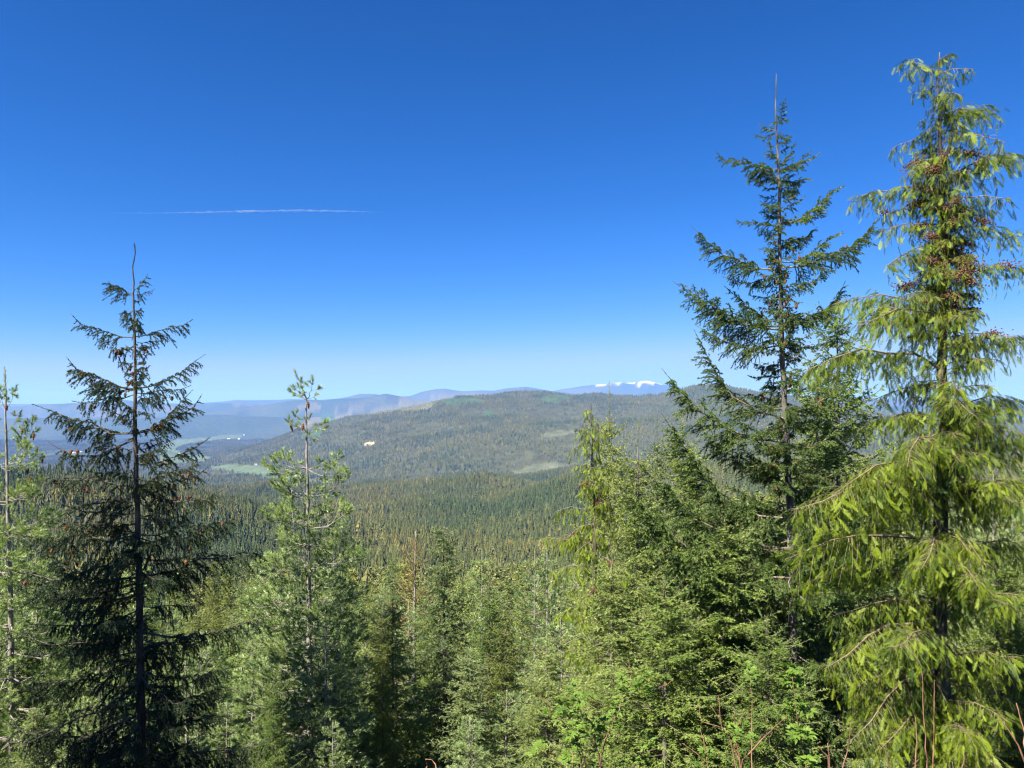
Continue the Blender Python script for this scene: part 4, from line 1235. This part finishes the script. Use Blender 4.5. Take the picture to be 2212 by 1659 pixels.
rngt = np.random.RandomState(77)
placed = []
def grow(kind, name, px, py_top, Y_, label, category, group=None, wide=1.0, rz=None, ratio=(0.8, 1.5)):
    """set a tree so that its tip stands at the picture point; foot on the ground"""
    meshes, H0 = kind
    x = (px - CX) / F * Y_
    zg = ground(x, Y_); zt = CZ + (HY - py_top) / F * Y_
    H = max(1.2, zt - zg)
    o = empty(name, (x, Y_, zg), rngt.uniform(0, 6.28) if rz is None else rz)
    s = H / H0
    sx = min(max(s, ratio[0] * 0.9), ratio[1]) if s > 1.4 else s
    sc = (s * wide * (sx / s), s * wide * (sx / s), s)
    tag(o, label, category, group)
    for k, me in meshes.items():
        p = part(k, me, o, sc=sc)
        if k != 'trunk': p['kind'] = 'stuff'
    placed.append((x, Y_, 0.6 * min(2.2, H * 0.2)))
    return o

# trees one can pick out
grow(KL, 'larch_tree', 893, 1148, 40, 'bare orange-twigged larch standing up out of the green thicket', 'larch tree', wide=1.3)
grow(KF0[1], 'fir_tree', 965, 1098, 19.5, 'pale blue-green fir with stubby upturned top shoots in the middle of the thicket', 'fir tree', wide=1.15)
grow(KF0[3], 'fir_tree', 828, 1300, 15.0, 'small dark spruce between the centre pine and the pale fir, its black trunk showing', 'fir tree', wide=0.8)
grow(KF0[2], 'fir_tree', 592, 1462, 9.5, 'tiny dark fir sapling at the foot of the centre pine', 'fir tree', wide=0.9)
grow(KP1[0], 'pine_tree', 1042, 1185, 27, 'pine with a bare whitish stem just right of the pale blue-green fir', 'pine tree', wide=0.9)
grow(KP1[1], 'pine_tree', 1152, 1190, 25, 'pale-stemmed pine left of the small yellow-green cedar', 'pine tree', wide=0.9)
grow(KP1[0], 'pine_tree', 563, 1215, 23, 'straight thin-topped pine between the dark left fir and the centre pine', 'pine tree', wide=1.0)
grow(KP0[1], 'pine_tree', 168, 1290, 19, 'bushy silvery pine behind the lower boughs of the dark left fir', 'pine tree', wide=1.2)
grow(KP0[0], 'pine_tree', 75, 1180, 21, 'grey-green pine just right of the pine on the left edge', 'pine tree', wide=1.1)
grow(KF1[3], 'fir_tree', 735, 1180, 46, 'dark pointed spruce behind the right side of the centre pine', 'fir tree', wide=1.0)
grow(KF1[3], 'fir_tree', 847, 1178, 50, 'dark pointed spruce just left of the orange larch', 'fir tree', wide=1.1)
grow(KF1[1], 'fir_tree', 462, 1178, 44, 'olive-topped fir standing over the far slope right of the dark fir', 'fir tree', wide=0.7)
grow(KF1[1], 'fir_tree', 228, 1172, 40, 'rusty-green spruce left of the dark fir trunk', 'fir tree', wide=1.0)
grow(KF0[0], 'fir_tree', 1317, 824, 16.5, 'thin fir with the tallest bare leader beside the small yellow-green cedar', 'fir tree', wide=0.72)
grow(KF0[0], 'fir_tree', 1381, 906, 14.5, 'yellow-green fir with a long leader over four cross shoots, right of the small cedar', 'fir tree', wide=1.0)
grow(KF0[2], 'fir_tree', 1478, 896, 15.2, 'fir with an orange-brown leader below the long boughs of the tallest fir', 'fir tree', wide=1.05)
grow(KF0[1], 'fir_tree', 1424, 905, 17.5, 'narrow fir tip showing between two leaders in front of the ridge', 'fir tree', wide=0.75)
grow(KF0[2], 'fir_tree', 1806, 640, 17.5, 'bushy fir filling the gap between the tallest fir and the big cedar', 'fir tree', wide=1.15)
grow(KF0[2], 'fir_tree', 1770, 800, 15.5, 'short dense fir in front of the gap left of the big cedar', 'fir tree', wide=1.1)
grow(KF0[2], 'fir_tree', 1560, 1120, 12.2, 'broad dark green fir under the tallest fir, lit from the left', 'fir tree', wide=1.6)
grow(KF0[0], 'fir_tree', 1325, 1170, 12.6, 'full green fir right behind the shrub with red stems', 'fir tree', wide=1.5)
grow(KF0[2], 'fir_tree', 1440, 1240, 11.2, 'low spreading fir in front of the fir mass right of centre', 'fir tree', wide=1.6)
grow(KF0[0], 'fir_tree', 1180, 1360, 13.5, 'rounded light green fir at the left foot of the small cedar', 'fir tree', wide=1.4)
grow(KF0[2], 'fir_tree', 1660, 1330, 10.6, 'dark fir low down between the tallest fir and the big cedar', 'fir tree', wide=1.5)
grow(KF0[3], 'fir_tree', 1090, 1290, 17, 'olive fir with drooping boughs right of the pale blue-green fir', 'fir tree', wide=1.2)
grow(KF0[1], 'fir_tree', 1960, 1180, 13.5, 'shaded fir seen through the sprays of the big cedar', 'fir tree', wide=1.4)
grow(KF0[2], 'fir_tree', 2160, 1150, 14.0, 'green fir behind the big cedar at the right edge', 'fir tree', wide=1.4)
grow(KP0[0], 'pine_tree', 215, 1400, 14.8, 'soft-needled young pine low behind the dark left fir', 'pine tree', wide=1.3)
grow(KP0[1], 'pine_tree', 440, 1360, 16.5, 'round pale pine right of the dark fir trunk', 'pine tree', wide=1.3)
grow(KP0[0], 'pine_tree', 700, 1330, 14.0, 'thick soft pine crown right against the centre pine', 'pine tree', wide=1.25)

# the small cedar with yellow sprays
trunkS = [(1277, 868), (1276, 900), (1280, 950), (1278, 1000), (1283, 1080), (1285, 1150), (1288, 1300), (1290, 1450)]
Z9 = lambda p: (1152 + p[0] * 800 / 2212 * 0.5486, 795.5 + p[1] * 800 / 2212 * 0.5486)
bs = B(Z9, [(480, 560, 470), (570, 590, 600), (600, 560, 700), (690, 480, 680), (720, 400, 930), (680, 760, 700), (800, 740, 770), (880, 700, 870), (1080, 560, 1180), (1080, 860, 1090), (1250, 900, 1280), (1420, 820, 1300), (1560, 240, 1560), (1400, 480, 1370), (1500, 800, 1480), (1700, 300, 1900), (1300, 620, 1320)], seed=19)
bs += [(1180, 1180, 1160, 0.1), (1230, 1190, 1235, -0.2), (1250, 1390, 1230, -0.2), (1300, 1200, 1330, 0.2), (1330, 1370, 1320, -0.3), (1400, 1210, 1410, 0)]
hero_cedar('cedar_tree', trunkS, 15.0, 0.085, bs, [(885, 960, 9, 0.1, 0.3, 0.1, 1.0), (940, 1200, 36, 0.25, 0.8, 0.05, 0.8), (1200, 1500, 22, 0.8, 1.2, 0.0, 0.5)],
           'small yellow-green cedar with a thin broken-looking tip right of centre', 32, (M['dark_bark'], M['twig'], M['cedar']), clusters=16, cy=(980, 1350),
           size=0.24, hang=0.5, gap=0.038, temps=FROND, dense=1.0, joined=True)

# the rest of the thicket
def env(px):
    return np.interp(px, [-200, 0, 200, 450, 600, 760, 900, 1000, 1150, 1240, 1330, 1450, 1600, 1800, 2000, 2212, 2400],
                     [1180, 1185, 1215, 1215, 1225, 1215, 1205, 1200, 1205, 1180, 1120, 1080, 1060, 1010, 1020, 1000, 1000])
GROUP0 = 'young conifers crowding the near slope'
def fits(x, y, r):
    return all((x - a) ** 2 + (y - b) ** 2 > (r + c) ** 2 for a, b, c in placed)
COLOUR = {}
for k_, w_ in ((KF0[0], 'yellow-green'), (KF0[1], 'blue-green'), (KF0[2], 'broad deep green'), (KF0[3], 'narrow olive'), (KF1[0], 'yellow-green'), (KF1[1], 'narrow olive'), (KF1[2], 'broad blue-green'),
               (KF1[3], 'slim dark green'), (KF2[0], 'light green'), (KF2[1], 'slim light green'), (KF2[2], 'broad olive'), (KP0[0], 'soft bushy'), (KP0[1], 'soft slim'), (KP1[0], 'soft bushy'), (KP1[1], 'soft slim')):
    COLOUR[id(k_)] = w_
def where(px, Y_):
    s = ('left of the dark fir' if px < 230 else 'right of the dark fir trunk' if px < 520 else 'beside the centre pine' if px < 790 else 'near the pale blue-green fir' if px < 1080 else
         'left of the small cedar' if px < 1260 else 'right of the small cedar' if px < 1500 else 'below the tallest fir' if px < 1760 else 'behind the big cedar')
    return s
def fill(n, y0, y1, rmin, kinds, drop, name_of, label, group, pxr=(-120, 2330)):
    made = 0; tries = 0
    while made < n and tries < n * 40:
        tries += 1
        Y_ = math.sqrt(rngt.uniform(y0 ** 2, y1 ** 2)); px = rngt.uniform(*pxr)
        x = (px - CX) / F * Y_
        if not fits(x, Y_, rmin): continue
        e = env(px) + rngt.uniform(*drop) + (max(0, 17 - Y_) * 38 if y1 < 30 else 0)
        k = kinds[rngt.randint(len(kinds))]
        zg = ground(x, Y_)
        H = CZ + (HY - e) / F * Y_ - zg
        if H < 2.0: e = HY - (zg + rngt.uniform(2.0, 4) - CZ) / Y_ * F
        nm = name_of(k)
        grow(k, nm, px, e, Y_, COLOUR[id(k)] + ' ' + nm[:-5] + (' in the front rows ' if Y_ < 24 else ' farther down the slope ' if Y_ < 60 else ' in the woods beyond the thicket ') + where(px, Y_), nm.replace('_', ' '), group[nm], wide=rngt.uniform(1.05, 1.6))
        made += 1
    print('filled', made)
KPSET = [id(k) for k in KP0 + KP1]
nm = lambda k: 'pine_tree' if id(k) in KPSET else 'fir_tree'
lab = {'fir_tree': 'sunlit young fir crowded among others on the near slope', 'pine_tree': 'soft grey-green young pine crowded among firs on the near slope'}
grp = {'fir_tree': 'young firs crowding the near slope', 'pine_tree': 'young pines crowding the near slope'}
fill(80, 11.5, 24, 0.12, KF0 + [KF0[0], KF0[1]] + KP0 + KP0, (50, 330), nm, lab, grp)
fill(110, 24, 60, 0.4, KF1 + [KF1[0], KF1[1]] + KP1, (-12, 95), nm, lab, grp)
lab2 = {'fir_tree': 'olive fir in the belt of woods below the thicket'}; grp2 = {'fir_tree': 'firs in the belt of woods below the thicket'}
fill(100, 60, 140, 0.8, KF2, (-4, 26), lambda k: 'fir_tree', lab2, grp2)

# stand-in firs added out of view to the left to shade the dark fir
for i, (x, y, ztop) in enumerate([(-10.5, 6.8, 9.2), (-12.2, 5.4, 12.0)]):
    zg = ground(x, y); H = ztop - zg
    o = empty('fir_tree', (x, y, zg), i * 1.7)
    tag(o, 'unseen stand-in fir added beyond the left edge to shade the dark fir', 'fir tree', 'stand-in firs added beyond the left edge for shade')
    for k, me in KF0[2][0].items():
        p = part(k, me, o, sc=(1.3, 1.3, H / KF0[2][1]))
        if k != 'trunk': p['kind'] = 'stuff'

# ---------------------------------------------------------------- shrubs along the lower edge
def leaf_mesh(rng, n=5, size=0.07):
    V = []; Fs = []
    angs = np.linspace(-75, 75, n) + rng.normal(0, 6, n)
    for j, a in enumerate(angs):
        a = math.radians(a); l = size * (1 - 0.3 * abs(j - (n - 1) / 2) / n) * rng.uniform(0.85, 1.1); w = l * 0.24
        d = np.array([math.cos(a), math.sin(a), 0]); s = np.array([-d[1], d[0], 0])
        b = np.array([0.01, 0, 0]) + d * 0.012
        i = len(V); cup = 0.1 * l
        V += [b, b + d * l * 0.35 + s * w + [0, 0, cup], b + d * l * 0.7 + s * w * 0.7 + [0, 0, cup * 0.6], b + d * l + [0, 0, -cup * 1.5], b + d * l * 0.7 - s * w * 0.7 + [0, 0, cup * 0.6], b + d * l * 0.35 - s * w + [0, 0, cup], b + d * l * 0.5]
        Fs += [[i, i + 6, i + 1], [i + 1, i + 6, i + 2], [i + 2, i + 6, i + 3], [i + 3, i + 6, i + 4], [i + 4, i + 6, i + 5], [i + 5, i + 6, i]]
    i = len(V); V += [np.array([-0.02, 0.0015, 0]), np.array([-0.02, -0.0015, 0]), np.array([0.025, 0, 0])]; Fs.append([i, i + 1, i + 2])
    return new_mesh('leaf', np.array(V), [np.array(Fs)], [M['leaf']], tint=np.full(len(V), rng.rand()), smooth=False)
LEAF = [leaf_mesh(np.random.RandomState(200 + k), 5 + (k % 2) * 2) for k in range(6)]

def shrub(name, stems, Y_, label, cat, seed, foot_x, leaf_at=(), nleaf=5, lsize=0.8, rmul=0.65):
    """stems: lists of picture points from the foot up; leaf_at: picture points of leaf tufts"""
    rng = np.random.RandomState(seed)
    x = (foot_x - CX) / F * Y_
    zg = ground(x, Y_)
    root = empty(name, (x, Y_, zg)); tag(root, label, cat)
    O = np.array(root.location)
    for pts in stems:
        dy = rng.uniform(-0.35, 0.35)
        P = [W(a, b, Y_ + dy * min(1, 0.3 + 0.2 * i)) for i, (a, b) in enumerate(pts)]
        if pts[0][1] > 1600:
            P = [np.array([x + rng.normal(0, 0.12), Y_ + rng.normal(0, 0.1), zg - 0.05])] + P
        P = np.array(P); g = Geo()
        L = poly_len(P)
        R = np.linspace(0.012 if pts[0][1] > 1600 else 0.006, 0.0028, len(P)) * rmul
        bare_tube(g, P - O, R, 6, 0.004, rng)
        part('stem', g.mesh('stem', [M['stem']], smooth=True), root)
    for (a, b) in leaf_at:
        c = W(a, b, Y_ + rng.uniform(-0.2, 0.2)) - O
        for i in range(nleaf):
            az = rng.uniform(0, 2 * np.pi); el = rng.uniform(-0.3, 0.9)
            p = part('leaf', LEAF[rng.randint(6)], root, c + rng.normal(0, 0.03, 3), (rng.normal(0, 0.35), -el, az), lsize * rng.uniform(0.55, 1.15))
    return root

S4 = lambda p: (1097.2 + p[0] * 0.19841, 1426.4 + p[1] * 0.19841)   # close-up 2000..2800 x 2600..3024
def S(l): return [S4(p) for p in l]
shrub('elder_shrub', [S([(1010, 1250), (1020, 1080), (1060, 860), (1110, 740), (1210, 540), (1240, 400), (1250, 240)]),
                      S([(1020, 1250), (1000, 1060), (950, 920), (940, 830), (890, 750)]),
                      S([(880, 1250), (830, 1060), (800, 960), (780, 800)]), S([(800, 1250), (790, 1040), (700, 800), (560, 620), (420, 440), (330, 385)]),
                      S([(870, 1240), (820, 620), (750, 440)])[1:], S([(1140, 520), (1040, 490), (940, 430), (865, 365)]), S([(1240, 420), (1400, 330), (1450, 310), (1580, 305), (1720, 270), (1810, 205)]),
                      S([(590, 1250), (580, 1130), (470, 1040), (340, 985)]), S([(700, 1250), (710, 1050), (670, 930)]), S([(1320, 300), (1350, 140), (1330, 130), (1315, -10)])],
      6.0, 'leafy shrub with red-brown stems and fresh green leaves at the bottom centre', 'shrub', 300, 1305,
      S([(1250, 220), (1230, 280), (1290, 330), (1340, 310), (1480, 200), (1500, 330), (1450, 250), (750, 360), (680, 430), (800, 400), (570, 560), (510, 600), (600, 540), (760, 680), (830, 640), (720, 760), (800, 760), (880, 690), (940, 680), (660, 860), (700, 880), (740, 990),
         (1060, 690), (1180, 730), (1120, 540), (980, 870), (1000, 930), (330, 930), (300, 990), (640, 1130), (700, 1100), (1160, 560), (1200, 420), (910, 1150), (860, 780), (760, 820), (1040, 760)]), 6)
shrub('elder_shrub', [S([(1240, 1250), (1270, 1000)]), S([(1430, 1250), (1440, 1080), (1490, 950)]), S([(1180, 1250), (1170, 1060)])],
      6.4, 'thin leafy sprig just right of the red-stemmed shrub', 'shrub', 301, 1350, S([(1490, 890), (1530, 870), (1420, 1100), (1460, 1090), (1240, 1130)]), 5)
S8 = lambda p: (1474.7 + p[0] / 3, 1152 + p[1] / 3)
def Q(l): return [S8(p) for p in l]
shrub('twiggy_shrub', [Q([(385, 1540), (345, 1350), (250, 1250), (230, 1050)]), Q([(370, 1480), (300, 1300), (180, 1115)]), Q([(390, 1470), (570, 1280), (680, 1180)]), Q([(250, 1260), (120, 1215), (105, 1110)]), Q([(150, 1540), (110, 1440), (0, 1360)]), Q([(145, 1380), (115, 1270)]),
                       Q([(340, 1250), (335, 1150)]), Q([(345, 1260), (410, 1150)]), Q([(330, 1430), (300, 1330)])],
      6.2, 'nearly bare shrub with orange twigs right of the leafy red-stemmed shrub', 'shrub', 302, 1600, Q([(330, 1270), (130, 1490), (110, 1500), (300, 1280), (370, 1290), (150, 1440)]), 5, 0.8)
shrub('sapling', [Q([(445, 1540), (450, 1300), (450, 1080), (435, 930)])], 6.6, 'single upright brown sapling stem beside the orange-twigged shrub', 'sapling', 303, 1623, Q([(435, 900), (440, 860), (420, 930), (445, 1330)]), 5, 0.8)
shrub('sapling', [Q([(800, 1540), (775, 1380), (735, 1150), (710, 930)])], 6.0, 'leafy sapling with tufts stacked up its stem left of the big cedar', 'sapling', 304, 1735,
      Q([(705, 900), (720, 920), (680, 950), (745, 980), (735, 1110), (690, 1130), (770, 1120), (780, 1290), (750, 1310), (800, 1330), (820, 1440), (780, 1500), (850, 1500)]), 7, 0.95)
shrub('bare_sapling', [Q([(955, 1540), (940, 1360)]), Q([(950, 1460), (880, 1380)])], 5.6, 'short grey forked stem left of the pale curved stem', 'sapling', 305, 1792, (), rmul=1.0)
shrub('bare_sapling', [Q([(1030, 1540), (1070, 1400), (1085, 1230)])], 5.4, 'pale curved bare stem in front of the big cedar', 'sapling', 306, 1825, ())
shrub('bare_sapling', [Q([(1340, 1540), (1310, 1400), (1270, 1360)])], 5.6, 'short bent bare stem in front of the cedar trunk', 'sapling', 307, 1920, ())
shrub('bare_sapling', [Q([(1585, 1540), (1565, 1240), (1550, 890)])], 5.8, 'tallest red-brown bare stem in front of the cedar trunk', 'sapling', 308, 2002, ())
shrub('bare_sapling', [Q([(1505, 1540), (1515, 1340), (1510, 1190)])], 5.5, 'straight pale bare stem left of the tallest red-brown one', 'sapling', 309, 1977, ())
shrub('bare_sapling', [Q([(1620, 1540), (1630, 1100), (1632, 950)])], 6.1, 'thin bare stem just right of the tallest red-brown one', 'sapling', 310, 2016, ())
shrub('bare_sapling', [Q([(2240, 1540), (2170, 1370), (2060, 1200)]), Q([(2230, 1540), (2215, 1300), (2165, 1100)])], 5.0, 'forked pale bare stems at the lower right corner', 'sapling', 311, 2215, (), rmul=0.9)
shrub('bare_sapling', [Q([(1810, 1540), (1830, 1430), (1840, 1410)])], 5.2, 'short bare stick near the lower right corner', 'sapling', 312, 2080, ())
shrub('bare_sapling', [[(850 + 60, 1680), (905 + 20, 1655), (918, 1640), (933, 1640)], [(950, 1680), (940, 1650), (932, 1640)]], 5.6, 'pale forked stick poking up at the bottom edge left of the leafy shrub', 'sapling', 313, 950, (), rmul=0.8)

# ---------------------------------------------------------------- far farm buildings
def simple_mat(name, c, rough=0.7):
    m, nt, out = mat_new(name)
    b = N(nt, 'ShaderNodeBsdfPrincipled'); b.inputs['Base Color'].default_value = (*c, 1); b.inputs['Roughness'].default_value = rough
    nt.links.new(b.outputs[0], out.inputs['Surface']); return m
MW, MR, MG = simple_mat('white_wall', (0.8, 0.8, 0.78)), simple_mat('metal_roof', (0.7, 0.72, 0.75), 0.4), simple_mat('grey_roof', (0.35, 0.36, 0.38))
MD = simple_mat('dark_opening', (0.05, 0.05, 0.06))
def barn(px, py, w, d, h, label, roofm, group=None, rz=0.0):
    Y_ = hit(px, py, 3000); x = (px - CX) / F * Y_
    o = empty('farm_building', (x, Y_, ground(x, Y_)), rz); tag(o, label, 'farm building', group)
    a, b = w / 2, d / 2
    V = [(-a, -b, -2), (a, -b, -2), (a, b, -2), (-a, b, -2), (-a, -b, h), (a, -b, h), (a, b, h), (-a, b, h), (-a, 0, h * 1.5), (a, 0, h * 1.5)]
    part('wall', new_mesh('wall', V, [np.array([(0, 1, 5, 4), (2, 3, 7, 6), (0, 3, 2, 1)]), np.array([(1, 2, 6, 9, 5), (3, 0, 4, 8, 7)])], [MW]), o)
    e = 0.8
    V = [(-a - e, -b - e, h - 0.4), (a + e, -b - e, h - 0.4), (a + e, 0, h * 1.5 + 0.2), (-a - e, 0, h * 1.5 + 0.2), (-a - e, b + e, h - 0.4), (a + e, b + e, h - 0.4)]
    V += [(p[0], p[1], p[2] + 0.5) for p in V]
    part('roof', new_mesh('roof', V, [np.array([(0, 3, 2, 1), (3, 4, 5, 2), (6, 7, 8, 9), (9, 8, 11, 10), (0, 1, 7, 6), (4, 10, 11, 5), ]), np.array([(0, 6, 9), (0, 9, 3), (3, 9, 10), (3, 10, 4), (1, 2, 8), (1, 8, 7), (2, 5, 11), (2, 11, 8)])], [roofm]), o)
    V = [(-2.5, -b - 0.05, 0), (2.5, -b - 0.05, 0), (2.5, -b - 0.05, h * 0.7), (-2.5, -b - 0.05, h * 0.7)]
    part('door', new_mesh('door', V, [np.array([(0, 1, 2, 3)])], [MD]), o)
for args in [(494, 949, 46, 18, 8, 'long white farm building at the upper field edge in the valley', MR), (516, 949, 34, 16, 8, 'white shed right of the long white farm building', MR),
             (527, 941, 24, 14, 7, 'small white house on the hill above the fields', MR), (364, 959, 26, 14, 7, 'white house on the left bend of the fields', MR),
             (388, 981, 22, 14, 7, 'white house in the middle of the field strip', MR), (582, 1015, 26, 14, 8, 'pale barn at the right end of the lower field', MR),
             (160, 979, 40, 16, 7, 'long pale shed far left in the valley', MR), (176, 977, 30, 14, 7, 'pale shed next to the long pale one far left', MR),
             (640, 1030, 24, 14, 7, 'grey-roofed barn behind the centre pine', MG), (553, 1005, 20, 12, 7, 'small grey barn above the lower field', MG)]:
    barn(args[0], args[1], args[2] * 0.7, args[3] * 0.7, args[4] * 0.75, *args[5:])

# ---------------------------------------------------------------- contrail high above the haze
def contrail():
    rng = np.random.RandomState(5)
    Yc = 30000.0
    n = 90; pxs = np.linspace(228, 845, n)
    py = np.interp(pxs, [228, 330, 500, 640, 760, 845], [460, 460.5, 457.5, 455.5, 456.5, 459])
    th = np.interp(pxs, [228, 260, 340, 420, 520, 640, 720, 780, 845], [0.5, 1.2, 1.5, 3.0, 4.0, 4.2, 3.4, 1.8, 0.3]) * (0.75 + 0.55 * fbm(pxs / 14, pxs * 0, 3))
    P = np.stack([(pxs - CX) / F * Yc, np.full(n, Yc), CZ + (HY - py) / F * Yc ], -1)
    R = th / F * Yc * 0.62
    g = Geo()
    ico_t = np.linspace(0, np.pi, 6)[1:-1]; ph = np.linspace(0, 2 * np.pi, 8, endpoint=False)
    unit = np.concatenate([[[0, 0, 1.0]], np.array([[math.sin(t) * math.cos(p), math.sin(t) * math.sin(p), math.cos(t)] for t in ico_t for p in ph]), [[0, 0, -1.0]]])
    fc = []
    for q in range(8):
        q2 = (q + 1) % 8
        fc.append([0, 1 + q, 1 + q2]); fc.append([33, 25 + q2, 25 + q])
        for k in range(3):
            a0 = 1 + k * 8 + q; a1 = 1 + k * 8 + q2
            fc += [[a0, a0 + 8, a1], [a1, a0 + 8, a1 + 8]]
    for i in range(650):
        u = rng.rand() * (n - 1); k = int(u); f = u - k
        c = P[k] * (1 - f) + P[min(k + 1, n - 1)] * f; rr = R[k] * 0.8
        c = c + rng.normal(0, 0.45, 3) * rr * [0.5, 1, 0.8]
        g.add(unit * (rr * rng.uniform(0.35, 0.9, 3) * [7.0, 1.4, 1.0]) + c, fc)
    m, nt, out = mat_new('ice_crystals')
    v = N(nt, 'ShaderNodeVolumePrincipled')
    v.inputs['Color'].default_value = (1, 1, 1, 1); v.inputs['Absorption Color'].default_value = (1, 1, 1, 1)
    v.inputs['Density'].default_value = 0.0042
    v.inputs['Anisotropy'].default_value = 0.3
    nt.links.new(v.outputs[0], out.inputs['Volume'])
    o = link('contrail', g.mesh('contrail', [m]))
    tag(o, 'thin white contrail lying level across the blue sky', 'contrail')
contrail()
